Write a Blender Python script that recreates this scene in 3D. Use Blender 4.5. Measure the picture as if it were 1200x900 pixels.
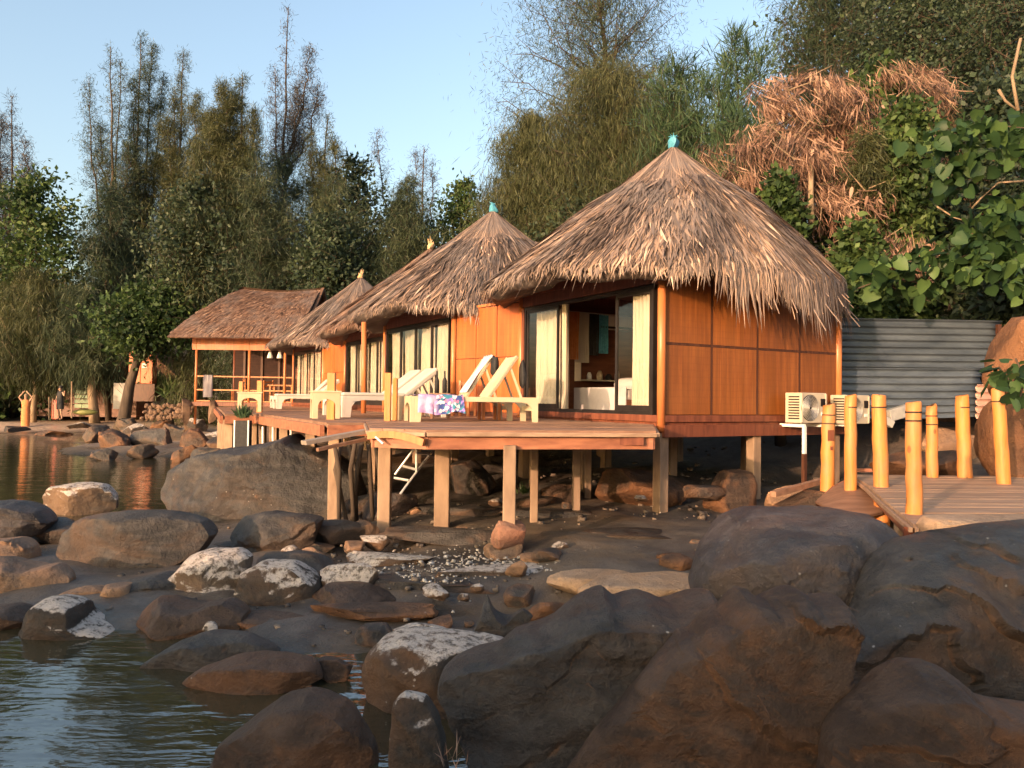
import bpy, math, random
import numpy as np
from mathutils import Vector, Matrix, noise, Euler
for o in list(bpy.data.objects): bpy.data.objects.remove(o)
S = bpy.context.scene
R = math.radians
# ---------------------------------------------------------------- camera, world, sun, exposure
HC = 1.85
PITCH, ROLL, FPX = R(1.2), R(0.7), 900.0
cam = bpy.data.cameras.new('camera'); camo = bpy.data.objects.new('camera', cam)
S.collection.objects.link(camo); S.camera = camo
cam.sensor_width = 36; cam.lens = 36 * FPX / 1200; cam.clip_start = .05; cam.clip_end = 3000
camo.matrix_world = Matrix.Translation((0, 0, HC)) @ (Matrix.Rotation(PITCH, 4, 'X') @ Matrix.Rotation(R(90), 4, 'X') @ Matrix.Rotation(ROLL, 4, 'Z'))
CM = (Matrix.Rotation(PITCH, 4, 'X') @ Matrix.Rotation(R(90), 4, 'X') @ Matrix.Rotation(ROLL, 4, 'Z')).to_3x3()

SUN_FROM = Vector((-.60, -.80, 0)).normalized(); SUN_EL = R(9.5)
w = bpy.data.worlds.new('World'); S.world = w; w.use_nodes = True
nt = w.node_tree; nt.nodes.clear()
sky = nt.nodes.new('ShaderNodeTexSky'); sky.sky_type = 'NISHITA'; sky.sun_disc = False
sky.sun_elevation = SUN_EL; sky.sun_rotation = math.atan2(SUN_FROM.x, SUN_FROM.y)
sky.air_density = 1.0; sky.dust_density = 4.5; sky.ozone_density = 0.8
bg = nt.nodes.new('ShaderNodeBackground'); bg.inputs[1].default_value = 0.15
wo = nt.nodes.new('ShaderNodeOutputWorld')
nt.links.new(sky.outputs[0], bg.inputs[0]); nt.links.new(bg.outputs[0], wo.inputs[0])
sl = bpy.data.lights.new('sun', 'SUN'); sl.energy = 2.0; sl.angle = R(0.6); sl.color = (.90, .56, .35)
so = bpy.data.objects.new('sun', sl); S.collection.objects.link(so)
sd = Vector((SUN_FROM.x * math.cos(SUN_EL), SUN_FROM.y * math.cos(SUN_EL), math.sin(SUN_EL)))
so.rotation_euler = sd.to_track_quat('Z', 'Y').to_euler(); so.location = (0, 0, 40)
S.view_settings.view_transform = 'Standard'; S.view_settings.look = 'None'
S.view_settings.exposure = 1.72; S.view_settings.gamma = 1
S.cycles.max_bounces = 6; S.cycles.transparent_max_bounces = 12

# ---------------------------------------------------------------- helpers
def ray(px, py):
    d = CM @ Vector(((px - 600) / FPX, (450 - py) / FPX, -1)); return d / d.y
def P(px, py, Y):                       # the world point seen at a pixel, Y metres away
    d = ray(px, py); return Vector((d.x * Y, Y, HC + d.z * Y))
def G(px, py, z):                       # the point of a level plane seen at a pixel
    d = ray(px, py); t = (z - HC) / d.z; return Vector((d.x * t, t, z))
def tag(o, label=None, cat=None, group=None, kind=None):
    if label: o['label'] = label
    if cat: o['category'] = cat
    if group: o['group'] = group
    if kind: o['kind'] = kind
    return o
def thing(name, label, cat, loc=(0, 0, 0), rz=0, group=None):
    o = bpy.data.objects.new(name, None); S.collection.objects.link(o)
    o.location = loc; o.rotation_euler = (0, 0, rz); o.empty_display_size = .2
    return tag(o, label, cat, group)
def link(name, me, parent=None, loc=None, rot=None, scale=None):
    o = bpy.data.objects.new(name, me); S.collection.objects.link(o)
    if parent: o.parent = parent
    if loc is not None: o.location = loc
    if rot is not None: o.rotation_euler = rot
    if scale is not None: o.scale = scale
    return o
def copy_tree(o, parent=None):
    kids = list(o.children)
    c = o.copy(); S.collection.objects.link(c)
    if parent: c.parent = parent
    for k in kids: copy_tree(k, c)
    return c

def fastmesh(name, V, F, mat, cols=None, smooth=False):
    """V (n,3), F (m,k) constant k, cols per-vertex scalar -> attribute 'tint'."""
    V = np.asarray(V, np.float32); F = np.asarray(F, np.int32); k = F.shape[1]
    me = bpy.data.meshes.new(name)
    me.vertices.add(len(V)); me.vertices.foreach_set('co', V.ravel())
    me.loops.add(F.size); me.loops.foreach_set('vertex_index', F.ravel())
    me.polygons.add(len(F)); me.polygons.foreach_set('loop_start', np.arange(0, F.size, k, dtype=np.int32))
    if smooth: me.polygons.foreach_set('use_smooth', np.ones(len(F), bool))
    me.update(calc_edges=True)
    if cols is not None:
        a = me.attributes.new('tint', 'FLOAT', 'POINT'); a.data.foreach_set('value', np.asarray(cols, np.float32))
    me.materials.append(mat)
    return me

class MB:
    def __init__(s): s.v = []; s.f = []
    def box(s, c, d, rot=None, taper=1):
        n = len(s.v); M = rot if rot else Matrix.Identity(3); c = Vector(c)
        for z in (-1, 1):
            k = 1 if z < 0 else taper
            for x, y in ((-1, -1), (1, -1), (1, 1), (-1, 1)):
                s.v.append(c + M @ Vector((x * d[0] / 2 * k, y * d[1] / 2 * k, z * d[2] / 2)))
        for q in ((3, 2, 1, 0), (4, 5, 6, 7), (0, 1, 5, 4), (1, 2, 6, 5), (2, 3, 7, 6), (3, 0, 4, 7)):
            s.f.append([n + i for i in q])
        return s
    def beam(s, a, b, w_, h_, up=(0, 0, 1)):
        a = Vector(a); b = Vector(b); d = (b - a); L = d.length; d.normalize()
        u = Vector(up)
        if abs(d.dot(u)) > .98: u = Vector((0, 1, 0))
        sd_ = d.cross(u).normalized(); u = sd_.cross(d).normalized()
        M = Matrix((d, sd_, u)).transposed()
        return s.box((a + b) / 2, (L, w_, h_), M)
    def tube(s, pts, rad, n=8, cap=True, wob=0):
        pts = [Vector(p) for p in pts]; base = len(s.v)
        if not hasattr(rad, '__len__'): rad = [rad] * len(pts)
        for i, p in enumerate(pts):
            d = (pts[min(i + 1, len(pts) - 1)] - pts[max(i - 1, 0)]).normalized()
            u = Vector((1, 0, 0)) if abs(d.x) < .8 else Vector((0, 1, 0))
            a = d.cross(u).normalized(); b = d.cross(a)
            for k in range(n):
                t = 2 * math.pi * k / n; r = rad[i] * (1 + (random.uniform(-wob, wob) if wob else 0))
                s.v.append(p + (a * math.cos(t) + b * math.sin(t)) * r)
        for i in range(len(pts) - 1):
            for k in range(n):
                q = base + i * n; k2 = (k + 1) % n
                s.f.append([q + k, q + k2, q + n + k2, q + n + k])
        if cap:
            s.f.append([base + k for k in range(n)][::-1]); e = base + (len(pts) - 1) * n
            s.f.append([e + k for k in range(n)])
        return s
    def prism(s, poly, z0, z1, M=None):          # poly of (x, y)
        n = len(s.v); k = len(poly); M = M or (lambda v: v)
        for z in (z0, z1):
            for x, y in poly: s.v.append(Vector(M(Vector((x, y, z)))))
        s.f.append([n + i for i in range(k)][::-1]); s.f.append([n + k + i for i in range(k)])
        for i in range(k):
            j = (i + 1) % k; s.f.append([n + i, n + j, n + k + j, n + k + i])
        return s
    def mesh(s, name, mat, smooth=False, bevel=0):
        me = bpy.data.meshes.new(name); me.from_pydata([tuple(v) for v in s.v], [], s.f)
        me.materials.append(mat)
        if smooth:
            me.polygons.foreach_set('use_smooth', [True] * len(me.polygons))
        me.update(); return me
    def build(s, name, mat, parent=None, smooth=False, bevel=0, loc=None, rot=None):
        o = link(name, s.mesh(name, mat, smooth), parent, loc, rot)
        if bevel:
            b = o.modifiers.new('bevel', 'BEVEL'); b.width = bevel; b.segments = 2; b.limit_method = 'ANGLE'
        return o

# ---------------------------------------------------------------- materials
def newmat(name):
    m = bpy.data.materials.new(name); m.use_nodes = True; t = m.node_tree
    return m, t, t.nodes['Principled BSDF']
def N(t, typ, **k):
    n = t.nodes.new(typ)
    for a, b in k.items(): setattr(n, a, b)
    return n
def coords(t, scale=(1, 1, 1), rnd=True, src='Object'):
    tc = N(t, 'ShaderNodeTexCoord'); mp = N(t, 'ShaderNodeMapping'); mp.inputs['Scale'].default_value = scale
    t.links.new(tc.outputs[src], mp.inputs['Vector'])
    if rnd:
        oi = N(t, 'ShaderNodeObjectInfo'); mu = N(t, 'ShaderNodeMath', operation='MULTIPLY'); mu.inputs[1].default_value = 37
        t.links.new(oi.outputs['Random'], mu.inputs[0]); t.links.new(mu.outputs[0], mp.inputs['Location'])
    return mp.outputs[0]
def noise_(t, vec, scale=1, detail=5, rough=.55, dist=0):
    n = N(t, 'ShaderNodeTexNoise'); n.inputs['Scale'].default_value = scale; n.inputs['Detail'].default_value = detail
    n.inputs['Roughness'].default_value = rough; n.inputs['Distortion'].default_value = dist
    t.links.new(vec, n.inputs['Vector']); return n.outputs[0]
def ramp(t, fac, stops, interp='LINEAR'):
    r = N(t, 'ShaderNodeValToRGB'); cr = r.color_ramp; cr.interpolation = interp
    while len(cr.elements) < len(stops): cr.elements.new(.5)
    for e, (p, c) in zip(cr.elements, stops):
        e.position = p; e.color = (*c, 1) if hasattr(c, '__len__') else (c, c, c, 1)
    t.links.new(fac, r.inputs[0]); return r.outputs[0]
def mix(t, fac, a, b, mode='MIX'):
    m = N(t, 'ShaderNodeMix', data_type='RGBA', blend_type=mode)
    for sock, v in ((m.inputs[0], fac), (m.inputs[6], a), (m.inputs[7], b)):
        if hasattr(v, 'links') or isinstance(v, bpy.types.NodeSocket): t.links.new(v, sock)
        elif hasattr(v, '__len__'): sock.default_value = (*v, 1)
        else: sock.default_value = v
    return m.outputs[2]
def bump(t, h, p, strength=.3, dist=.02):
    b = N(t, 'ShaderNodeBump'); b.inputs['Strength'].default_value = strength; b.inputs['Distance'].default_value = dist
    t.links.new(h, b.inputs['Height']); t.links.new(b.outputs[0], p.inputs['Normal']); return b
def pm(name, c1, c2, scale=(3, 3, 3), rough=.6, bmp=.2, detail=5, lo=.3, hi=.7, vary=.15, metallic=0, bdist=.01, spec=.4):
    m, t, p = newmat(name); v = coords(t, scale); n = noise_(t, v, 1, detail)
    c = ramp(t, n, [(lo, c1), (hi, c2)])
    if vary:
        oi = N(t, 'ShaderNodeObjectInfo'); r_ = ramp(t, oi.outputs['Random'], [(0, 1 - vary), (1, 1.0)])
        c = mix(t, 1.0, c, r_, 'MULTIPLY')
    t.links.new(c, p.inputs['Base Color']); p.inputs['Roughness'].default_value = rough
    p.inputs['Metallic'].default_value = metallic; p.inputs['Specular IOR Level'].default_value = spec
    if bmp: bump(t, n, p, bmp, bdist)
    return m
def leafmat(name, stops, trans=.35, rough=.5):
    m, t, p = newmat(name)
    a = N(t, 'ShaderNodeAttribute'); a.attribute_name = 'tint'
    c = ramp(t, a.outputs['Fac'], stops); t.links.new(c, p.inputs['Base Color']); p.inputs['Roughness'].default_value = rough
    p.inputs['Specular IOR Level'].default_value = .3
    tr = N(t, 'ShaderNodeBsdfTranslucent'); t.links.new(c, tr.inputs[0])
    ms = N(t, 'ShaderNodeMixShader'); ms.inputs[0].default_value = trans
    t.links.new(p.outputs[0], ms.inputs[1]); t.links.new(tr.outputs[0], ms.inputs[2])
    t.links.new(ms.outputs[0], t.nodes['Material Output'].inputs[0]); return m

def rockmat(name, dark, mid, warm, guano=0., gz=.5, gscale=3.0, warmth=.5, rough=.62, line=0., top=None, side=.3):
    """dark basalt, browner patches, optional bird lime on what faces up"""
    m, t, p = newmat(name); v = coords(t, (1, 1, 1))
    n1 = noise_(t, v, .9, 6, .6, .6); n2 = noise_(t, v, 5, 9, .68); n3 = noise_(t, v, 34, 6, .75)
    c = ramp(t, n2, [(.3, dark), (.72, mid)])
    sk_ = noise_(t, coords(t, (.9, .9, 4.5)), 1, 7, .65, 1.2); c = mix(t, ramp(t, sk_, [(.40, .55), (.52, 0.)]), c, tuple(x * .5 for x in dark)); c = mix(t, ramp(t, sk_, [(.60, 0.), (.74, .5)]), c, tuple(x * 1.7 for x in mid))
    wm = ramp(t, n1, [(.62 - warmth * .3, 0.), (.80 - warmth * .3, 1.)])
    c = mix(t, wm, c, warm)
    c = mix(t, ramp(t, n3, [(.35, .25), (.65, 0.)]), c, tuple(x * .45 for x in dark))
    # pale specks: lichen, barnacles
    vo = N(t, 'ShaderNodeTexVoronoi'); vo.inputs['Scale'].default_value = 9; t.links.new(v, vo.inputs['Vector'])
    sp = ramp(t, vo.outputs['Distance'], [(.05, 1.), (.085, 0.)])
    sel = ramp(t, n1, [(.55, 0.), (.6, 1.)]); sp = mix(t, 1., sp, sel, 'MULTIPLY')
    c = mix(t, sp, c, (.42, .38, .34))
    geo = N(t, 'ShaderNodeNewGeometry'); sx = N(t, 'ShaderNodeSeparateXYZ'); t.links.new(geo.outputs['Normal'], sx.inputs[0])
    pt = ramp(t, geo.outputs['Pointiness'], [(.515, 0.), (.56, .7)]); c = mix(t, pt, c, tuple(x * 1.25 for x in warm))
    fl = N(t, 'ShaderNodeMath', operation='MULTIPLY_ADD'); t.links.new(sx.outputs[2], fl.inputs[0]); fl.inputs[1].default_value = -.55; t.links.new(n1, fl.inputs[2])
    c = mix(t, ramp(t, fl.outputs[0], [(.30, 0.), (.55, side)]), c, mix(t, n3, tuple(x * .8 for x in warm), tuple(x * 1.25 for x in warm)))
    if top:
        tf = ramp(t, sx.outputs[2], [(.35, 0.), (.9, .8)]); c = mix(t, tf, c, top)
    if guano:
        n4 = noise_(t, v, gscale, 8, .7, .4)
        ad = N(t, 'ShaderNodeMath', operation='MULTIPLY_ADD'); t.links.new(sx.outputs[2], ad.inputs[0]); ad.inputs[1].default_value = .55; t.links.new(n4, ad.inputs[2])
        gm = ramp(t, ad.outputs[0], [(1.18 - guano * .5 - .04, 0.), (1.18 - guano * .5 + .04, 1.)])
        gm = mix(t, 1., gm, ramp(t, noise_(t, v, 14, 7, .8), [(.40, 0.), (.52, 1.)]), 'MULTIPLY'); c = mix(t, gm, c, mix(t, n3, (.38, .31, .26), (.72, .64, .57)))
    t.links.new(c, p.inputs['Base Color'])
    rr = ramp(t, n2, [(.3, rough - .12), (.7, rough + .2)]); t.links.new(rr, p.inputs['Roughness'])
    p.inputs['Specular IOR Level'].default_value = .35
    ms = N(t, 'ShaderNodeTexMusgrave') if False else None
    a = N(t, 'ShaderNodeMath', operation='MULTIPLY_ADD'); t.links.new(n3, a.inputs[0]); a.inputs[1].default_value = .22; t.links.new(n2, a.inputs[2])
    bump(t, a.outputs[0], p, 1., .085)
    return m

def bamboo(name, c1, c2, vary):
    """split-bamboo matting: vertical slivers, bundles of slightly different tone, faded and stained patches"""
    m, t, p = newmat(name); v = coords(t, (1, 1, 1))
    fine = noise_(t, coords(t, (70, 70, 1.6)), 1, 4, .6); mid = noise_(t, coords(t, (11, 11, .25)), 1, 2, .5); big = noise_(t, coords(t, (1.6, 1.6, 1.1)), 1, 5, .65)
    wv = N(t, 'ShaderNodeTexWave', wave_type='BANDS', bands_direction='Z'); wv.inputs['Scale'].default_value = 3.2; wv.inputs['Distortion'].default_value = 1.5; t.links.new(v, wv.inputs[0])
    c = ramp(t, fine, [(.3, c1), (.7, c2)])
    c = mix(t, ramp(t, mid, [(.38, .0), (.60, .75)]), c, tuple(x * .52 for x in c2))
    c = mix(t, ramp(t, big, [(.50, 0.), (.75, .3)]), c, (c2[0] * 1.1, c2[1] * 1.25, c2[2] * 1.5))
    c = mix(t, ramp(t, wv.outputs[0], [(.86, 0.), (.97, .10)]), c, tuple(x * .6 for x in c1))
    oi = N(t, 'ShaderNodeObjectInfo'); c = mix(t, 1., c, ramp(t, oi.outputs['Random'], [(0, 1 - vary), (1, 1.)]), 'MULTIPLY')
    t.links.new(c, p.inputs['Base Color']); t.links.new(ramp(t, big, [(.3, .32), (.7, .6)]), p.inputs['Roughness']); bump(t, fine, p, .4, .004); return m
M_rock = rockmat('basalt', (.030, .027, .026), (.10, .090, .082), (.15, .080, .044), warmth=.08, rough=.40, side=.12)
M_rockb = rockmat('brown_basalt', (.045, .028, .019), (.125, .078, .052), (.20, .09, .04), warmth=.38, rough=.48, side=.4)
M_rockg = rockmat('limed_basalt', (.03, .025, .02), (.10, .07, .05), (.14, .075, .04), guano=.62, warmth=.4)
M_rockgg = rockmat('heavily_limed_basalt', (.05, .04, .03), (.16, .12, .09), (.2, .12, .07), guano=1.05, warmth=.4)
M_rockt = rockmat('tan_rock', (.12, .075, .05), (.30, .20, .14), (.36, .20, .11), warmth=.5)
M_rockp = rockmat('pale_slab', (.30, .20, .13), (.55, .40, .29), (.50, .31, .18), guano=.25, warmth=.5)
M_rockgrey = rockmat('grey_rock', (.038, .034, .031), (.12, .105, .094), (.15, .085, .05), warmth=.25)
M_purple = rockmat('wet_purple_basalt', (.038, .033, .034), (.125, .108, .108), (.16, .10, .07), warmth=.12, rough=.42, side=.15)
def logmat():
    m, t, p = newmat('peeled_yellow_log'); g = noise_(t, coords(t, (16, 16, 1.4)), 1, 6, .65); k = noise_(t, coords(t, (3.5, 3.5, 1.8)), 1, 6, .7); s = noise_(t, coords(t, (30, 30, .9)), 1, 3, .5)
    c = ramp(t, g, [(.3, (.46, .145, .028)), (.7, (.70, .265, .06))]); c = mix(t, ramp(t, k, [(.46, 0.), (.66, .7)]), c, (.36, .19, .09)); c = mix(t, ramp(t, s, [(.63, 0.), (.70, .55)]), c, (.20, .09, .035))
    vo = N(t, 'ShaderNodeTexVoronoi'); vo.inputs['Scale'].default_value = 5; t.links.new(coords(t, (1.4, 1.4, .8)), vo.inputs[0]); c = mix(t, ramp(t, vo.outputs['Distance'], [(.10, .8), (.16, 0.)]), c, (.16, .06, .02))
    t.links.new(c, p.inputs['Base Color']); p.inputs['Roughness'].default_value = .55; bump(t, g, p, .5, .012); return m
M_panel = bamboo('woven_bamboo_panel', (.20, .055, .012), (.40, .13, .028), .3)
M_screen = bamboo('orange_bamboo_panel', (.42, .085, .016), (.62, .165, .036), .12)
M_batten = pm('dark_batten', (.05, .018, .01), (.11, .04, .02), (20, 20, 3), .55, .2)
M_pole = pm('varnished_pole', (.42, .13, .045), (.60, .22, .08), (12, 12, 1.2), .35, .2, 4)
M_redwood = pm('dark_red_timber', (.10, .028, .016), (.22, .07, .035), (14, 14, 2), .5, .3)
M_beam = pm('reddish_deck_beam', (.22, .08, .045), (.42, .17, .09), (1.2, 14, 14), .55, .3)
M_deck = pm('weathered_deck_plank', (.20, .105, .065), (.38, .21, .135), (2, 12, 12), .6, .35, vary=.35)
M_post = pm('concrete_deck_post', (.20, .125, .08), (.40, .27, .18), (6, 6, 2), .8, .4)
M_log = logmat()
M_walk = pm('boardwalk_plank', (.27, .17, .11), (.47, .31, .21), (2, 16, 16), .62, .4, vary=.3)
M_band = pm('rope_band', (.015, .012, .01), (.04, .03, .02), (60, 60, 60), .8, .3)
M_plastic = pm('cream_plastic', (.50, .41, .27), (.60, .50, .35), (3, 3, 3), .4, .05, vary=.06)
M_plasticw = pm('white_plastic', (.52, .47, .42), (.62, .56, .50), (3, 3, 3), .4, .05, vary=.06)
M_curtain = pm('cream_curtain', (.42, .36, .27), (.55, .48, .38), (8, 8, 1), .8, .1, vary=.05)
M_frame = pm('black_aluminium', (.018, .014, .013), (.035, .028, .026), (4, 4, 4), .35, .02, metallic=.3)
M_white = pm('white_paint', (.70, .68, .63), (.80, .78, .74), (4, 4, 4), .5, .05, vary=.03)
M_steel = pm('pale_metal', (.5, .47, .43), (.66, .62, .57), (10, 10, 10), .35, .1, metallic=.4)
M_acbody = pm('cream_casing', (.48, .40, .30), (.58, .50, .39), (3, 3, 3), .45, .05)
M_black = pm('black_fabric', (.012, .011, .012), (.03, .028, .03), (20, 20, 20), .7, .2)
M_sheet = pm('white_bed_linen', (.50, .45, .46), (.62, .57, .57), (3, 3, 3), .8, .4, bdist=.03)
M_towelw = pm('pink_white_towel', (.62, .52, .54), (.52, .26, .34), (2.5, 2.5, 3.5), .9, .3, 4, .45, .7, .0)
M_iron = pm('blue_grey_sheet', (.065, .085, .115), (.14, .17, .21), (1.5, 1.5, 5), .5, .1, 7, metallic=.25, vary=.2)
M_ironp = pm('rusty_pink_sheet', (.34, .19, .15), (.50, .32, .26), (3, 3, 3), .55, .1, metallic=.1)
M_blue = pm('blue_cord', (.05, .25, .38), (.12, .42, .55), (30, 30, 30), .6, .3)
M_straw = pm('straw_tip', (.5, .3, .15), (.7, .48, .28), (30, 30, 30), .8, .3)
M_gloom = pm('gloom_coloured_boards', (.020, .009, .007), (.045, .02, .015), (2, 2, 12), .9, .2, vary=0)  # the pavilion's inner gloom is put into the colour of its boards
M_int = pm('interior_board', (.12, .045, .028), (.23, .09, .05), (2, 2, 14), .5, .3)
M_skin = pm('skin', (.42, .24, .16), (.50, .30, .20), (5, 5, 5), .5, .05)
M_orange = pm('orange_cloth', (.55, .18, .06), (.70, .28, .10), (10, 10, 10), .8, .2)
M_red = pm('red_paint', (.45, .05, .02), (.60, .09, .04), (3, 3, 3), .4, .05)
M_cab = pm('orange_board', (.50, .13, .05), (.62, .19, .08), (4, 4, 1), .5, .1)
M_plaster = pm('white_plaster', (.34, .31, .28), (.50, .47, .43), (1, 1, 1), .85, .2, bdist=.02)
M_green = pm('faded_green_paint', (.10, .16, .10), (.2, .26, .14), (3, 3, 3), .5, .1)
M_yellow = pm('yellow_paint', (.16, .17, .05), (.30, .29, .10), (3, 3, 3), .5, .1)
M_bark = pm('bark', (.045, .032, .024), (.12, .085, .06), (6, 6, 1.5), .9, .6, bdist=.03)
M_barkp = pm('pale_bark', (.20, .14, .09), (.36, .26, .17), (6, 6, 1.5), .9, .5, bdist=.02)
M_stone = pm('retaining_stone', (.10, .06, .04), (.28, .17, .11), (4, 4, 4), .85, .6, bdist=.03, vary=.4)
M_dthatch = pm('old_thatch', (.10, .055, .035), (.24, .13, .085), (2.5, 30, 30), .95, .9, 7, bdist=.05)

def thatchmat(name, stops):
    m, t, p = newmat(name)
    a = N(t, 'ShaderNodeAttribute'); a.attribute_name = 'tint'
    c = ramp(t, a.outputs['Fac'], stops)
    n = noise_(t, coords(t, (1, 1, 1), False), 1.1, 5, .6)
    c = mix(t, ramp(t, n, [(.45, 0.), (.68, .6)]), c, (.20, .17, .16))
    t.links.new(c, p.inputs['Base Color']); p.inputs['Roughness'].default_value = .75; p.inputs['Specular IOR Level'].default_value = .25
    return m
M_thatch = thatchmat('palm_thatch', [(0, (.035, .025, .020)), (.3, (.115, .083, .070)), (.55, (.225, .165, .140)), (.78, (.35, .225, .155)), (1, (.58, .42, .32))])
M_thatchr = thatchmat('reddish_thatch', [(0, (.05, .03, .022)), (.35, (.15, .085, .06)), (.7, (.27, .155, .105)), (1, (.42, .27, .18))])

def glassmat():
    m, t, p = newmat('window_glass'); t.nodes.remove(p)
    tr = N(t, 'ShaderNodeBsdfTransparent'); gl = N(t, 'ShaderNodeBsdfGlossy'); gl.inputs['Roughness'].default_value = .03
    lw = N(t, 'ShaderNodeLayerWeight'); lw.inputs[0].default_value = .5; fr = N(t, 'ShaderNodeMapRange'); fr.inputs[3].default_value = .04; fr.inputs[4].default_value = .5; pw_ = N(t, 'ShaderNodeMath', operation='POWER'); pw_.inputs[1].default_value = 3; t.links.new(lw.outputs['Facing'], pw_.inputs[0]); t.links.new(pw_.outputs[0], fr.inputs[0])
    ms = N(t, 'ShaderNodeMixShader'); t.links.new(fr.outputs[0], ms.inputs[0]); t.links.new(tr.outputs[0], ms.inputs[1]); t.links.new(gl.outputs[0], ms.inputs[2])
    t.links.new(ms.outputs[0], t.nodes['Material Output'].inputs[0]); return m
M_glass = glassmat()
def printmat():
    m, t, p = newmat('printed_sarong'); v = coords(t, (1, 1, 1), False)
    vo = N(t, 'ShaderNodeTexVoronoi'); vo.inputs['Scale'].default_value = 24; t.links.new(v, vo.inputs['Vector'])
    sx = N(t, 'ShaderNodeSeparateColor'); t.links.new(vo.outputs['Color'], sx.inputs[0])
    c = ramp(t, sx.outputs[0], [(0, (.03, .07, .22)), (.25, (.04, .22, .32)), (.45, (.30, .20, .55)), (.6, (.05, .08, .3)), (.75, (.70, .2, .35)), (.88, (.75, .72, .75))], 'CONSTANT')
    xs = N(t, 'ShaderNodeSeparateXYZ'); t.links.new(v, xs.inputs[0])
    f = ramp(t, xs.outputs[0], [(.27, 1.), (.40, 0.)])
    lil = ramp(t, noise_(t, v, 9, 4), [(.4, (.42, .26, .50)), (.6, (.68, .50, .70))])
    c = mix(t, f, c, lil); t.links.new(c, p.inputs['Base Color']); p.inputs['Roughness'].default_value = .85
    return m
M_print = printmat()
# ---------------------------------------------------------------- the ground
CP = np.array([(-3,3,-.45),(-1.5,3.5,-.3),(-3.6,5,-.3),(-1.3,4.8,-.15),(-6,4,-.5),(-.8,3.2,-.15),(0,2,-.4),(-2.4,5.4,-.06),
 (-3,7,.09),(-5,8,.07),(-4,10,.05),(-2,7,.06),(-2,9,.12),(-6,11,-.15),(-7,9,-.02),(-5,6.4,.05),(-1.4,6.2,.05),
 (0,6,.08),(-.5,7.5,.2),(1,8,.28),(2,7,.26),(3,8,.34),(1,10,.3),(3,11,.28),(5,11,.3),(-1,11,.25),(-2.5,13,.25),(-4,14,.12),(.4,5,0.0),(.8,4.2,-.05),
 (3,14,.5),(0,16,.5),(-3,18,.4),(-5,21,.3),(5,13,.4),(-6,18,.1),(-7,24,.3),
 (4,7,.5),(6,8,.75),(5,5,.1),(3,4,-.15),(2,3,-.3),(7,10,.75),(8,12,.9),(10,8,1.0),(6,13,.6),(8,16,1.5),(12,12,1.8),
 (-8,13,-.4),(-12,18,-.7),(-20,25,-.8),(-10,20,-.4),(-30,30,-.8),(-15,10,-.8),(-25,10,-1),(-9,16,-.5),(-50,30,-1),(-40,5,-1.2),(-10,0,-.9),(-20,-10,-1.2),(0,-4,-.6),
 (-14,38,.22),(-14,42,.45),(-25,41,.35),(-35,43,.4),(-10,32,.55),(-8,29,.6),(-11.5,27,.15),(-20,35,-.12),(-30,36,-.35),(-14,32,-.02),(-15,50,1.1),(-30,55,1.1),(0,40,2),(0,60,3),(-60,45,.4),(-60,60,1.5),
 (10,20,2.6),(5,20,1.2),(0,24,1.4),(15,18,4),(10,28,6),(20,25,8),(5,30,4.5),(20,40,12),(0,35,3),(30,60,14),(60,60,15),(7,-4,.6),(40,20,12),(20,5,2.5),(14,0,1.0)])
def gz_np(x, y):
    x = np.asarray(x, float); y = np.asarray(y, float); sh = x.shape; x = x.ravel(); y = y.ravel()
    d2 = (x[:, None] - CP[:, 0]) ** 2 + (y[:, None] - CP[:, 1]) ** 2 + .05
    w_ = d2 ** -2.0
    return ((w_ * CP[:, 2]).sum(1) / w_.sum(1)).reshape(sh)
def gz(x, y): return float(gz_np(np.array([x]), np.array([y]))[0])
def ground_mesh():
    nu, nv = 330, 330
    u = np.linspace(-1, 1, nu); v = np.linspace(0, 1, nv)
    X = np.sign(u) * (np.abs(u) * 9 + np.abs(u) ** 5 * 180); Y = -6 + v * 30 + v ** 5 * 190
    XX, YY = np.meshgrid(X, Y); Z = gz_np(XX, YY)
    for j in range(nv):
        for i in range(nu):
            x, y = XX[j, i], YY[j, i]
            if abs(x) < 30 and y < 50:
                f = noise.fractal(Vector((x * .9, y * .9, 3.1)), 1.0, 2.1, 5)
                g = noise.noise(Vector((x * .35, y * .35, 9)))
                amp = .10 if y < 14 else .14
                if y < 12 and -1.5 < x < 3.2: amp = .05
                Z[j, i] += f * amp + g * .05
    V = np.stack([XX, YY, Z], -1).reshape(-1, 3)
    idx = np.arange(nu * nv).reshape(nv, nu)
    F = np.stack([idx[:-1, :-1], idx[:-1, 1:], idx[1:, 1:], idx[1:, :-1]], -1).reshape(-1, 4)
    return V, F
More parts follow.
